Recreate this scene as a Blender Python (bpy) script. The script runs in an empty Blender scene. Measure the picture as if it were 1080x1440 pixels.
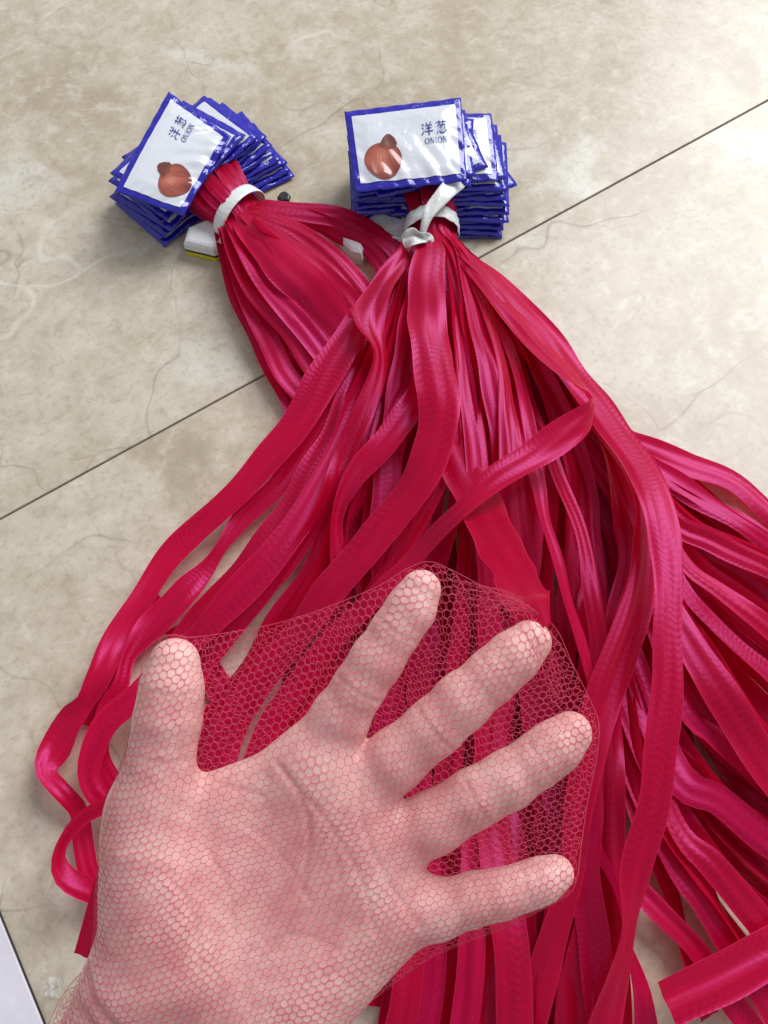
import bpy, math, random
import numpy as np
from mathutils import Vector, Matrix, noise as mnoise

random.seed(11)
rng = np.random.default_rng(5)
scene = bpy.context.scene
col = scene.collection

# ------------------------------------------------------------------ camera, light, exposure
CAM_H = 0.50                      # phone held half a metre above the floor
PITCH = math.radians(66.0)        # looking this far below the horizontal
FPX = 1250.0                      # focal length in photograph pixels (1080 x 1440)

cam_data = bpy.data.cameras.new('camera')
cam_data.sensor_fit = 'VERTICAL'
cam_data.sensor_height = 24.0
cam_data.lens = FPX / 1440.0 * 24.0
cam_data.clip_start = 0.01
cam_data.clip_end = 60.0
cam = bpy.data.objects.new('camera', cam_data)
cam.location = (0, 0, CAM_H)
cam.rotation_euler = (math.pi / 2 - PITCH, 0, 0)
col.objects.link(cam)
scene.camera = cam

world = bpy.data.worlds.new('World')
scene.world = world
world.use_nodes = True
world.node_tree.nodes['Background'].inputs['Color'].default_value = (0.93, 0.96, 1.0, 1)
world.node_tree.nodes['Background'].inputs['Strength'].default_value = 0.40


def area_lamp(name, loc, target, size, size_y, power, colour):
    d = bpy.data.lights.new(name, 'AREA')
    d.shape = 'RECTANGLE'
    d.size, d.size_y, d.energy, d.color = size, size_y, power, colour
    o = bpy.data.objects.new(name, d)
    o.location = loc
    o.rotation_euler = (Vector(target) - Vector(loc)).to_track_quat('-Z', 'Y').to_euler()
    col.objects.link(o)
    return o


area_lamp('window_light', (2.05, 2.75, 3.1), (0.05, 0.25, 0.0), 2.4, 2.8, 205.0, (0.97, 0.98, 1.0))

scene.view_settings.view_transform = 'Standard'
scene.view_settings.look = 'None'
scene.view_settings.exposure = 0.20
scene.view_settings.gamma = 1.0
scene.view_settings.use_curve_mapping = False
scene.render.engine = 'CYCLES'
scene.cycles.use_denoising = True
scene.cycles.use_adaptive_sampling = True
scene.cycles.adaptive_threshold = 0.02
scene.cycles.max_bounces = 4
scene.cycles.transparent_max_bounces = 16

RIGHT = Vector((1, 0, 0))
FWD = Vector((0, math.cos(PITCH), -math.sin(PITCH)))
UP = Vector((0, math.sin(PITCH), math.cos(PITCH)))
CAM = Vector((0, 0, CAM_H))


def at(px, py, z):
    """place on the level z metres above the floor that the photograph shows at px, py"""
    d = FWD + RIGHT * ((px - 540) / FPX) - UP * ((py - 720) / FPX)
    return CAM + d * ((z - CAM_H) / d.z)


def at_depth(px, py, depth):
    d = FWD + RIGHT * ((px - 540) / FPX) - UP * ((py - 720) / FPX)
    return CAM + d * depth


# ------------------------------------------------------------------ node helpers
def mat(name):
    m = bpy.data.materials.new(name)
    m.use_nodes = True
    nt = m.node_tree
    b = nt.nodes['Principled BSDF']
    return m, nt, b


def N(nt, kind, **kw):
    n = nt.nodes.new(kind)
    for k, v in kw.items():
        if k.startswith('i_'):
            n.inputs[k[2:].replace('_', ' ')].default_value = v
        else:
            setattr(n, k, v)
    return n


def math_node(nt, op, a=None, b=None, c=None):
    n = nt.nodes.new('ShaderNodeMath')
    n.operation = op
    for i, v in enumerate((a, b, c)):
        if v is None:
            continue
        if isinstance(v, (int, float)):
            n.inputs[i].default_value = v
        else:
            nt.links.new(v, n.inputs[i])
    return n.outputs[0]


def mix_col(nt, fac, a, b, blend='MIX'):
    n = nt.nodes.new('ShaderNodeMix')
    n.data_type = 'RGBA'
    n.blend_type = blend
    for sock, v in ((n.inputs['Factor'], fac), (n.inputs['A'], a), (n.inputs['B'], b)):
        if isinstance(v, (int, float)):
            sock.default_value = v
        elif isinstance(v, tuple):
            sock.default_value = v if len(v) == 4 else (*v, 1)
        else:
            nt.links.new(v, sock)
    return n.outputs['Result']


def ramp(nt, fac, stops):
    n = nt.nodes.new('ShaderNodeValToRGB')
    e = n.color_ramp.elements
    while len(e) < len(stops):
        e.new(0.5)
    for el, (p, c) in zip(e, stops):
        el.position = p
        el.color = (c, c, c, 1) if isinstance(c, (int, float)) else (*c, 1)
    nt.links.new(fac, n.inputs[0])
    return n.outputs[0]


def noise_node(nt, vec, scale, detail=4, rough=0.55, dist=0.0):
    n = N(nt, 'ShaderNodeTexNoise')
    n.inputs['Scale'].default_value = scale
    n.inputs['Detail'].default_value = detail
    n.inputs['Roughness'].default_value = rough
    n.inputs['Distortion'].default_value = dist
    nt.links.new(vec, n.inputs['Vector'])
    return n


def bump(nt, height, strength, distance, normal=None):
    n = nt.nodes.new('ShaderNodeBump')
    n.inputs['Strength'].default_value = strength
    n.inputs['Distance'].default_value = distance
    nt.links.new(height, n.inputs['Height'])
    if normal is not None:
        nt.links.new(normal, n.inputs['Normal'])
    return n.outputs['Normal']


# ------------------------------------------------------------------ materials
def make_tile_material():
    m, nt, b = mat('marble_look_tile')
    L = nt.links
    pos = N(nt, 'ShaderNodeTexCoord').outputs['Object']
    warp = noise_node(nt, pos, 5.0, 5, 0.6)
    wv = N(nt, 'ShaderNodeVectorMath', operation='MULTIPLY_ADD')
    L.new(warp.outputs['Color'], wv.inputs[0])
    wv.inputs[1].default_value = (0.16, 0.16, 0.16)
    L.new(pos, wv.inputs[2])
    wp = wv.outputs[0]
    big = noise_node(nt, wp, 4.2, 6, 0.62, 0.4).outputs['Fac']
    mid = noise_node(nt, wp, 15.0, 7, 0.66, 0.3).outputs['Fac']
    fine = noise_node(nt, pos, 210.0, 4, 0.7).outputs['Fac']
    grain = noise_node(nt, pos, 60.0, 7, 0.72, 0.3).outputs['Fac']
    c = ramp(nt, big, [(0.30, (0.375, 0.312, 0.222)), (0.45, (0.465, 0.398, 0.298)), (0.58, (0.535, 0.472, 0.370)), (0.72, (0.425, 0.357, 0.262))])
    c = mix_col(nt, ramp(nt, mid, [(0.44, 0.0), (0.64, 0.60)]), c, (0.60, 0.552, 0.458))
    c = mix_col(nt, ramp(nt, mid, [(0.26, 0.42), (0.42, 0.0)]), c, (0.315, 0.258, 0.178))
    cl = noise_node(nt, wp, 7.5, 4, 0.5, 0.5).outputs['Fac']
    c = mix_col(nt, ramp(nt, cl, [(0.60, 0.0), (0.72, 0.75)]), c, (0.655, 0.645, 0.585))
    c = mix_col(nt, ramp(nt, grain, [(0.37, 0.34), (0.49, 0.0)]), c, (0.32, 0.265, 0.19))
    c = mix_col(nt, ramp(nt, grain, [(0.53, 0.0), (0.64, 0.50)]), c, (0.645, 0.605, 0.52))
    c = mix_col(nt, ramp(nt, fine, [(0.35, 0.34), (0.48, 0.0)]), c, (0.30, 0.247, 0.175))

    # thin dark cracks of the print, and paler ones
    def cracks(scale, wamt, off, lo, hi, seed):
        w2 = noise_node(nt, pos, scale * 1.1, 3, 0.5)
        v2 = N(nt, 'ShaderNodeVectorMath', operation='MULTIPLY_ADD')
        L.new(w2.outputs['Color'], v2.inputs[0])
        v2.inputs[1].default_value = (wamt, wamt, wamt)
        ad = N(nt, 'ShaderNodeVectorMath', operation='ADD')
        L.new(pos, ad.inputs[0])
        ad.inputs[1].default_value = (seed, seed * 1.7, 0)
        L.new(ad.outputs[0], v2.inputs[2])
        vo = N(nt, 'ShaderNodeTexVoronoi', feature='DISTANCE_TO_EDGE')
        vo.inputs['Scale'].default_value = scale
        L.new(v2.outputs[0], vo.inputs['Vector'])
        line = ramp(nt, vo.outputs['Distance'], [(lo, 1.0), (hi, 0.0)])
        msk = noise_node(nt, ad.outputs[0], scale * 1.3, 3, 0.5).outputs['Fac']
        mk = ramp(nt, msk, [(off, 0.0), (off + 0.12, 1.0)])
        return math_node(nt, 'MULTIPLY', line, mk)
    k1 = cracks(4.4, 0.20, 0.47, 0.0010, 0.0045, 0.4)
    c = mix_col(nt, math_node(nt, 'MULTIPLY', k1, 0.48), c, (0.17, 0.13, 0.085))
    k2 = cracks(8.5, 0.14, 0.52, 0.002, 0.010, 3.1)
    c = mix_col(nt, math_node(nt, 'MULTIPLY', k2, 0.42), c, (0.19, 0.15, 0.10))
    k3 = cracks(5.6, 0.20, 0.50, 0.002, 0.014, 7.7)
    c = mix_col(nt, math_node(nt, 'MULTIPLY', k3, 0.40), c, (0.74, 0.71, 0.63))
    L.new(c, b.inputs['Base Color'])
    r = ramp(nt, mid, [(0.3, 0.24), (0.7, 0.36)])
    L.new(r, b.inputs['Roughness'])
    b.inputs['Specular IOR Level'].default_value = 0.42
    h = math_node(nt, 'ADD', math_node(nt, 'MULTIPLY', grain, 0.6), math_node(nt, 'MULTIPLY', k1, -0.5))
    L.new(bump(nt, h, 0.10, 0.001), b.inputs['Normal'])
    return m


def make_strand_material():
    """folded knitted netting: crimson film with chevron ripples and a pink sheen"""
    m, nt, b = mat('crimson_netting')
    L = nt.links
    uv = N(nt, 'ShaderNodeTexCoord').outputs['UV']
    info = N(nt, 'ShaderNodeObjectInfo').outputs['Random']
    sep = N(nt, 'ShaderNodeSeparateXYZ')
    L.new(uv, sep.inputs[0])
    u, v = sep.outputs['X'], sep.outputs['Y']          # metres along, 0..1 across
    # slow wobble of the ripple phase
    cmb = N(nt, 'ShaderNodeCombineXYZ')
    L.new(math_node(nt, 'MULTIPLY', u, 22.0), cmb.inputs[0])
    L.new(math_node(nt, 'MULTIPLY', v, 2.2), cmb.inputs[1])
    L.new(math_node(nt, 'MULTIPLY', info, 91.0), cmb.inputs[2])
    wob = noise_node(nt, cmb.outputs[0], 1.0, 3, 0.5).outputs['Fac']
    mid = math_node(nt, 'ADD', math_node(nt, 'MULTIPLY', info, 0.5), 0.25)
    chev = math_node(nt, 'ABSOLUTE', math_node(nt, 'SUBTRACT', v, mid))
    slope = math_node(nt, 'MULTIPLY', math_node(nt, 'SUBTRACT', info, 0.30), 14.0)
    ph = math_node(nt, 'ADD', math_node(nt, 'MULTIPLY', u, math_node(nt, 'ADD', math_node(nt, 'MULTIPLY', math_node(nt, 'FRACT', math_node(nt, 'MULTIPLY', info, 7.3)), 900.0), 1300.0)),
                   math_node(nt, 'ADD', math_node(nt, 'MULTIPLY', chev, slope), math_node(nt, 'MULTIPLY', wob, 30.0)))
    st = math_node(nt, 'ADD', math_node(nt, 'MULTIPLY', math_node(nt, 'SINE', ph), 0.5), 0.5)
    # ripples come and go along the strand
    cm2 = N(nt, 'ShaderNodeCombineXYZ')
    L.new(math_node(nt, 'MULTIPLY', u, 14.0), cm2.inputs[0])
    L.new(math_node(nt, 'MULTIPLY', v, 1.3), cm2.inputs[1])
    L.new(math_node(nt, 'MULTIPLY', info, 37.0), cm2.inputs[2])
    patch = ramp(nt, noise_node(nt, cm2.outputs[0], 1.0, 2, 0.5).outputs['Fac'], [(0.40, 0.10), (0.62, 1.0)])
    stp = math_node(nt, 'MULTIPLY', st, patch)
    # lengthwise threads
    cm3 = N(nt, 'ShaderNodeCombineXYZ')
    L.new(math_node(nt, 'MULTIPLY', u, 30.0), cm3.inputs[0])
    L.new(math_node(nt, 'MULTIPLY', v, 46.0), cm3.inputs[1])
    L.new(math_node(nt, 'MULTIPLY', info, 53.0), cm3.inputs[2])
    thr = noise_node(nt, cm3.outputs[0], 1.0, 3, 0.6).outputs['Fac']
    c = ramp(nt, info, [(0.0, (0.50, 0.002, 0.030)), (0.5, (0.62, 0.003, 0.042)), (1.0, (0.57, 0.004, 0.072))])
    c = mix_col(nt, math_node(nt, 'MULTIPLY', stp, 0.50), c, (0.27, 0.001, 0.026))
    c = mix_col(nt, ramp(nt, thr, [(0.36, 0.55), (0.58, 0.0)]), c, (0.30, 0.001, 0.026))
    edge = math_node(nt, 'ABSOLUTE', math_node(nt, 'SUBTRACT', v, 0.5))
    c = mix_col(nt, ramp(nt, edge, [(0.470, 0.0), (0.492, 0.60)]), c, (0.72, 0.04, 0.12))
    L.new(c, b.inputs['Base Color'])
    b.inputs['Roughness'].default_value = 0.34
    b.inputs['Specular IOR Level'].default_value = 0.78
    b.inputs['Anisotropic'].default_value = 0.5
    b.inputs['Sheen Weight'].default_value = 0.06
    b.inputs['Sheen Roughness'].default_value = 0.35
    b.inputs['Sheen Tint'].default_value = (1.0, 0.12, 0.50, 1)
    b.inputs['Specular Tint'].default_value = (1.0, 0.22, 0.78, 1)
    h = math_node(nt, 'ADD', math_node(nt, 'MULTIPLY', stp, 0.5), math_node(nt, 'MULTIPLY', thr, 0.7))
    nrm = bump(nt, h, 0.20, 0.0006)
    L.new(nrm, b.inputs['Normal'])
    tr = N(nt, 'ShaderNodeBsdfTranslucent')
    tr.inputs['Color'].default_value = (0.90, 0.010, 0.07, 1)
    L.new(nrm, tr.inputs['Normal'])
    mx = N(nt, 'ShaderNodeMixShader')
    mx.inputs[0].default_value = 0.38
    L.new(b.outputs[0], mx.inputs[1])
    L.new(tr.outputs[0], mx.inputs[2])
    L.new(mx.outputs[0], nt.nodes['Material Output'].inputs['Surface'])
    return m


def make_thread_material():
    m, nt, b = mat('pink_net_thread')
    b.inputs['Base Color'].default_value = (0.84, 0.15, 0.28, 1)
    b.inputs['Roughness'].default_value = 0.30
    b.inputs['Specular IOR Level'].default_value = 0.8
    b.inputs['Sheen Weight'].default_value = 0.25
    tr = N(nt, 'ShaderNodeBsdfTranslucent')
    tr.inputs['Color'].default_value = (0.95, 0.24, 0.40, 1)
    mx = N(nt, 'ShaderNodeMixShader')
    mx.inputs[0].default_value = 0.62
    nt.links.new(b.outputs[0], mx.inputs[1])
    nt.links.new(tr.outputs[0], mx.inputs[2])
    tp = N(nt, 'ShaderNodeBsdfTransparent')
    tp.inputs['Color'].default_value = (1.0, 0.72, 0.78, 1)
    mx2 = N(nt, 'ShaderNodeMixShader')
    mx2.inputs[0].default_value = 0.22
    nt.links.new(mx.outputs[0], mx2.inputs[1])
    nt.links.new(tp.outputs[0], mx2.inputs[2])
    nt.links.new(mx2.outputs[0], nt.nodes['Material Output'].inputs['Surface'])
    return m


def make_skin_material():
    m, nt, b = mat('skin')
    L = nt.links
    pos = N(nt, 'ShaderNodeTexCoord').outputs['Object']
    big = noise_node(nt, pos, 42.0, 4, 0.55).outputs['Fac']
    mott = noise_node(nt, pos, 190.0, 5, 0.6).outputs['Fac']
    c = ramp(nt, big, [(0.33, (0.68, 0.35, 0.325)), (0.52, (0.76, 0.45, 0.415)), (0.70, (0.79, 0.525, 0.485))])
    c = mix_col(nt, ramp(nt, mott, [(0.40, 0.50), (0.58, 0.0)]), c, (0.62, 0.27, 0.27))
    yel = noise_node(nt, pos, 75.0, 4, 0.6, 0.5).outputs['Fac']
    c = mix_col(nt, ramp(nt, yel, [(0.52, 0.0), (0.66, 0.45)]), c, (0.78, 0.53, 0.45))
    L.new(c, b.inputs['Base Color'])
    b.inputs['Subsurface Weight'].default_value = 0.22
    b.inputs['Subsurface Radius'].default_value = (1.0, 0.36, 0.22)
    b.inputs['Subsurface Scale'].default_value = 0.0035
    b.inputs['Roughness'].default_value = 0.45
    b.inputs['Specular IOR Level'].default_value = 0.36
    # fine skin lines
    fl = noise_node(nt, pos, 1500.0, 3, 0.6).outputs['Fac']
    fold = noise_node(nt, pos, 120.0, 5, 0.6, 1.2).outputs['Fac']
    h = math_node(nt, 'ADD', math_node(nt, 'MULTIPLY', fl, 0.4), math_node(nt, 'MULTIPLY', fold, 0.5))
    L.new(bump(nt, h, 0.22, 0.0005), b.inputs['Normal'])
    return m


def film_material(name, colour, rough=0.16, wr=0.35, coat=0.5):
    m, nt, b = mat(name)
    pos = N(nt, 'ShaderNodeTexCoord').outputs['Object']
    b.inputs['Base Color'].default_value = (*colour, 1)
    b.inputs['Roughness'].default_value = rough
    b.inputs['Coat Weight'].default_value = coat
    b.inputs['Coat Roughness'].default_value = 0.06
    n1 = noise_node(nt, pos, 95.0, 3, 0.5, 0.6).outputs['Fac']
    n2 = noise_node(nt, pos, 330.0, 2, 0.5, 0.4).outputs['Fac']
    h = math_node(nt, 'ADD', n1, math_node(nt, 'MULTIPLY', n2, 0.3))
    nr = bump(nt, h, wr, 0.0022)
    nt.links.new(nr, b.inputs['Normal'])
    nt.links.new(nr, b.inputs['Coat Normal'])
    return m


def plain_material(name, colour, rough=0.4, spec=0.5, bumpy=0.0, scale=200.0):
    m, nt, b = mat(name)
    pos = N(nt, 'ShaderNodeTexCoord').outputs['Object']
    nz = noise_node(nt, pos, scale, 4, 0.6).outputs['Fac']
    dark = tuple(x * 0.82 for x in colour)
    nt.links.new(mix_col(nt, ramp(nt, nz, [(0.3, 0.7), (0.6, 0.0)]), colour, dark), b.inputs['Base Color'])
    b.inputs['Roughness'].default_value = rough
    b.inputs['Specular IOR Level'].default_value = spec
    if bumpy:
        nt.links.new(bump(nt, nz, bumpy, 0.001), b.inputs['Normal'])
    return m


def make_onion_material():
    """printed picture of an onion: UV 0..1 across the print"""
    m, nt, b = mat('onion_print')
    L = nt.links
    uv = N(nt, 'ShaderNodeTexCoord').outputs['UV']
    sep = N(nt, 'ShaderNodeSeparateXYZ')
    L.new(uv, sep.inputs[0])
    u, v = sep.outputs['X'], sep.outputs['Y']
    dx = math_node(nt, 'SUBTRACT', u, 0.42)
    dy = math_node(nt, 'SUBTRACT', v, 0.50)
    r = math_node(nt, 'SQRT', math_node(nt, 'ADD', math_node(nt, 'MULTIPLY', dx, dx), math_node(nt, 'MULTIPLY', dy, dy)))
    c = ramp(nt, r, [(0.0, (0.60, 0.24, 0.17)), (0.16, (0.48, 0.135, 0.085)), (0.34, (0.36, 0.085, 0.055)), (0.50, (0.20, 0.04, 0.03))])
    # skin streaks that run from neck to root
    ang = math_node(nt, 'ARCTAN2', dx, math_node(nt, 'SUBTRACT', 1.25, v))
    cm = N(nt, 'ShaderNodeCombineXYZ')
    L.new(math_node(nt, 'MULTIPLY', ang, 40.0), cm.inputs[0])
    L.new(math_node(nt, 'MULTIPLY', v, 1.6), cm.inputs[1])
    stz = noise_node(nt, cm.outputs[0], 1.0, 3, 0.5).outputs['Fac']
    c = mix_col(nt, ramp(nt, stz, [(0.40, 0.60), (0.56, 0.0)]), c, (0.25, 0.04, 0.035))
    c = mix_col(nt, ramp(nt, v, [(0.66, 0.0), (0.92, 0.85)]), c, (0.12, 0.035, 0.02))
    L.new(c, b.inputs['Base Color'])
    b.inputs['Roughness'].default_value = 0.2
    b.inputs['Coat Weight'].default_value = 0.5
    b.inputs['Coat Roughness'].default_value = 0.06
    return m


def clear_material(name, tint=(0.92, 0.94, 0.95), amount=0.6):
    m, nt, b = mat(name)
    b.inputs['Base Color'].default_value = (*tint, 1)
    b.inputs['Roughness'].default_value = 0.12
    b.inputs['Coat Weight'].default_value = 0.4
    pos = N(nt, 'ShaderNodeTexCoord').outputs['Object']
    h = noise_node(nt, pos, 160.0, 3, 0.5, 0.8).outputs['Fac']
    nt.links.new(bump(nt, h, 0.5, 0.002), b.inputs['Normal'])
    tp = N(nt, 'ShaderNodeBsdfTransparent')
    mx = N(nt, 'ShaderNodeMixShader')
    mx.inputs[0].default_value = amount
    nt.links.new(b.outputs[0], mx.inputs[1])
    nt.links.new(tp.outputs[0], mx.inputs[2])
    nt.links.new(mx.outputs[0], nt.nodes['Material Output'].inputs['Surface'])
    return m


M_TILE = make_tile_material()
M_GROUT = plain_material('grey_grout', (0.16, 0.138, 0.112), 0.9, 0.2, 0.5, 400.0)
M_STRAND = make_strand_material()
M_THREAD = make_thread_material()
M_SKIN = make_skin_material()
M_BLUE = film_material('blue_film', (0.015, 0.010, 0.36), 0.22, 0.4, 0.35)
M_WHITE = film_material('white_film', (0.66, 0.68, 0.74), 0.20, 0.16)
M_INK = plain_material('blue_ink', (0.035, 0.04, 0.27), 0.25)
M_ONION = make_onion_material()
M_BAND = film_material('white_band', (0.70, 0.72, 0.71), 0.30, 0.55, 0.2)
M_CLEAR = clear_material('clear_film', amount=0.72)
M_MILKY = clear_material('milky_plastic', (0.82, 0.84, 0.86), 0.12)
M_YELLOW = plain_material('yellow_plastic', (0.62, 0.56, 0.015), 0.35)
M_BLACK = plain_material('black_plastic', (0.012, 0.012, 0.013), 0.4)
M_PANEL = plain_material('white_lacquer', (0.74, 0.71, 0.79), 0.30, 0.5, 0.05, 40.0)


# ------------------------------------------------------------------ mesh helpers
def mesh_obj(name, verts, faces, material, parent=None, smooth=True, uvs=None):
    me = bpy.data.meshes.new(name)
    me.from_pydata([tuple(v) for v in verts], [], [tuple(f) for f in faces])
    if uvs is not None:
        lay = me.uv_layers.new(name='UVMap')
        idx = np.empty(len(me.loops), dtype=np.int32)
        me.loops.foreach_get('vertex_index', idx)
        lay.data.foreach_set('uv', np.asarray(uvs, dtype=np.float32)[idx].ravel())
    if smooth:
        me.polygons.foreach_set('use_smooth', [True] * len(me.polygons))
    me.materials.append(material)
    me.update()
    o = bpy.data.objects.new(name, me)
    col.objects.link(o)
    if parent is not None:
        o.parent = parent
        o.matrix_parent_inverse = parent.matrix_basis.inverted()
    return o


def empty(name, loc, label, category, group=None):
    o = bpy.data.objects.new(name, None)
    o.empty_display_size = 0.01
    o.location = loc
    col.objects.link(o)
    tag(o, label, category, group)
    return o


def tag(o, label, category, group=None):
    o['label'] = label
    o['category'] = category
    if group:
        o['group'] = group
    return o


def catmull(keys, n):
    """sample rows of an array (key points in any dimension) at n places, evenly by xyz length"""
    k = np.asarray(keys, float)
    p = np.vstack([2 * k[0] - k[1], k, 2 * k[-1] - k[-2]])
    out = []
    for i in range(1, len(p) - 2):
        p0, p1, p2, p3 = p[i - 1], p[i], p[i + 1], p[i + 2]
        t = np.linspace(0, 1, 16, endpoint=False)[:, None]
        out.append(0.5 * (2 * p1 + (p2 - p0) * t + (2 * p0 - 5 * p1 + 4 * p2 - p3) * t ** 2 + (3 * p1 - p0 - 3 * p2 + p3) * t ** 3))
    out = np.vstack(out + [k[-1:]])
    d = np.r_[0, np.cumsum(np.linalg.norm(np.diff(out[:, :3], axis=0), axis=1))]
    s = np.linspace(0, d[-1], n)
    return np.stack([np.interp(s, d, out[:, j]) for j in range(out.shape[1])], 1), s


# ------------------------------------------------------------------ floor: two big tiles and their joint
sA, sB = at(0, 730, 0), at(1080, 141, 0)
along = (sB - sA).normalized()
across = Vector((-along.y, along.x, 0))
TILE = 1.2
mid_seam = at(480, 468, 0)
floor_verts = [(-3, -3, -0.0012), (3, -3, -0.0012), (3, 3, -0.0012), (-3, 3, -0.0012)]
floor = mesh_obj('floor', floor_verts, [(0, 1, 2, 3)], M_GROUT, smooth=False)
floor['kind'] = 'structure'


def tile(i, j, first=[None]):
    g = 0.0007
    c = 0.0004
    w = TILE / 2 - g
    vs = []
    for (k, z) in ((0.0, -0.010), (0.0, -c), (c, 0.0)):
        for sx, sy in ((-1, -1), (1, -1), (1, 1), (-1, 1)):
            vs.append((sx * (w - k), sy * (w - k), z))
    fs = [(8, 9, 10, 11)]
    for r in (0, 4):
        for q in range(4):
            fs.append((r + q, r + (q + 1) % 4, r + 4 + (q + 1) % 4, r + 4 + q))
    if first[0] is None:
        o = mesh_obj('tile', vs, fs, M_TILE, floor, smooth=False)
        first[0] = o
    else:
        o = first[0].copy()
        col.objects.link(o)
    o.location = mid_seam + along * (i * TILE + 0.13) + across * ((j + 0.5) * TILE)
    o.rotation_euler = (0, 0, math.atan2(along.y, along.x) + (math.pi if j >= 0 else 0))
    return o


for i in (-1, 0, 1):
    for j in (-2, -1, 0, 1):
        tile(i, j)

# ------------------------------------------------------------------ strands (folded mesh bags)
BAGS = []


def strand_mesh(name, keys, parent, seed=0, nseg=None, curl=0.0, wide=0.84, wavy=0.4):
    """keys: rows x y z width twist(deg); a flattened netting tube along them"""
    r = np.random.default_rng(seed)
    raw, s = catmull(keys, 8)
    n = nseg or int(max(30, min(150, s[-1] / 0.0048)))
    P, s = catmull(keys, n)
    pos = P[:, :3]
    T = np.gradient(pos, axis=0)
    T /= np.linalg.norm(T, axis=1)[:, None] + 1e-12
    tocam = np.array(CAM) - pos
    tocam /= np.linalg.norm(tocam, axis=1)[:, None]
    ref = np.array([0, 0, 1.0]) * 0.6 + np.array([0.0, -0.12, 0.42])
    ref = np.repeat(ref[None], n, 0)
    nn = ref - (ref * T).sum(1)[:, None] * T
    nn /= np.linalg.norm(nn, axis=1)[:, None] + 1e-9
    sd = np.cross(T, nn)
    q1, q2, q3, q4 = r.uniform(0, 6.28, 4)
    g1, g2 = r.uniform(38, 62), r.uniform(85, 140)
    ease = np.clip(s / 0.06, 0, 1) * wavy
    kink = np.sin(s * g1 + q1 + 1.3 * np.sin(s * g1 * .37 + q2))
    kink2 = np.sin(s * g2 + q3)
    a = np.radians(P[:, 4] + ease * (15 * kink + 8 * kink2))
    side = sd * np.cos(a)[:, None] + nn * np.sin(a)[:, None]
    nrm = np.cross(side, T)
    half = 0.5 * P[:, 3] * wide * (1 + ease * (0.10 * np.sin(s * g1 * .8 + q4) + 0.05 * kink2))
    pos = pos + (sd * (0.0009 * kink2 + 0.0012 * np.sin(s * g1 * .6 + q2))[:, None]) * ease[:, None]
    # pleats and curl vary along the strand
    ph1, ph2, ph3, f1, f2 = r.uniform(0, 6.28, 3).tolist() + [r.uniform(14, 30), r.uniform(8, 18)]
    cur = curl + 0.22 * np.sin(s * f1 + ph1) + 0.12 * np.sin(s * f2 * 3 + ph2)
    va = np.array([-1.0, -0.93, -0.72, -0.48, -0.24, 0.0, 0.24, 0.48, 0.72, 0.93, 1.0])
    K = len(va)
    lay, U = [], []
    fold = r.uniform(-.5, .5)                                # a lengthwise crease
    fdep = r.uniform(.05, .30) * r.choice([-1, 1])
    for v in va:
        prof = cur * (v * v - 0.4) * 0.17 * half - fdep * half * np.maximum(0, 1 - abs(v - fold) / .5) * (.5 + .5 * np.sin(s * f2 * 1.3 + ph1))
        prof = prof + 0.0005 * np.sin(v * 7.2 + ph3 + s * f2) * (half / 0.011)
        if abs(v) > .95:
            prof = prof + 0.0001                             # the selvedge stands up a little
        wob = 1 + (0.05 * np.sin(s * 55 + ph2 + v) + 0.03 * np.sin(s * 131 + ph1 + 2 * v)) * abs(v)
        lay.append(pos + side * (v * half * wob)[:, None] + nrm * prof[:, None])
        U.append(np.stack([s, np.full(n, v * 0.5 + 0.5)], 1))
    V = np.stack(lay, 1).reshape(-1, 3)
    V[:, 2] = np.maximum(V[:, 2], 0.0006)
    U = np.stack(U, 1).reshape(-1, 2)
    F = []
    for i in range(n - 1):
        for k in range(K - 1):
            F.append((i * K + k, i * K + k + 1, (i + 1) * K + k + 1, (i + 1) * K + k))
    return mesh_obj(name, V, F, M_STRAND, parent, True, U)


RT = dict(c=(607, 322), z=0.0185, ax=(0.05, 1.0), perp=(1.0, -0.03), hw=31, hh=0.0145, tuft=(600, 236), th=40)
LT = dict(c=(337, 300), z=0.0175, ax=(0.66, 0.75), perp=(0.74, -0.67), hw=33, hh=0.0135, tuft=(290, 248), th=46)


def through_tie(bd, a, b):
    """places along the knot end of a strand at cross-section place a, b (-1..1): tuft, tie"""
    rad = math.hypot(a, b)
    if rad > 0.93:
        a, b = a * 0.93 / rad, b * 0.93 / rad
    cx, cy = bd['c']
    px, py = cx + bd['perp'][0] * bd['hw'] * a, cy + bd['perp'][1] * bd['hw'] * a
    tx, ty = bd['tuft'][0] + bd['perp'][0] * bd['th'] * a, bd['tuft'][1] + bd['perp'][1] * bd['th'] * a
    zt = bd['z'] + bd['hh'] * b
    mx, my = px * 0.42 + tx * 0.58, py * 0.42 + ty * 0.58
    tw = random.uniform(-50, 50)
    return [(tx, ty, zt + 0.003, 0.011, tw), (mx, my, zt + 0.004 + 0.002 * b, 0.013, tw * 0.5 + a * 40),
            (px, py, zt, 0.009, a * 55)]


def to_keys(rows):
    out = []
    for q in rows:
        p = at(q[0], q[1], q[2])
        out.append((p.x, p.y, p.z, q[3], q[4]))
    return out


def bag(rows, label, group, bd=None, a=0, b=0, curl=0.0, wide=0.76, wavy=0.45):
    """rows: px, py, height cm, width mm, twist deg, outward from the tie"""
    rows = [(r[0], r[1], r[2] / 100.0, (r[3] if len(r) > 3 else 20) / 1000.0, r[4] if len(r) > 4 else 0) for r in rows]
    full = (through_tie(bd, a, b) if bd else []) + rows
    keys = to_keys(full)
    base = Vector(keys[min(2, len(keys) - 1)][:3])
    base.z = 0
    root = empty('mesh_bag', base, label, 'mesh bag', group)
    n = strand_mesh('netting', keys, root, seed=len(BAGS) + 3, curl=curl, wide=wide, wavy=wavy)
    BAGS.append(dict(root=root, rows=full, bd=bd))
    return rows, root


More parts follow.
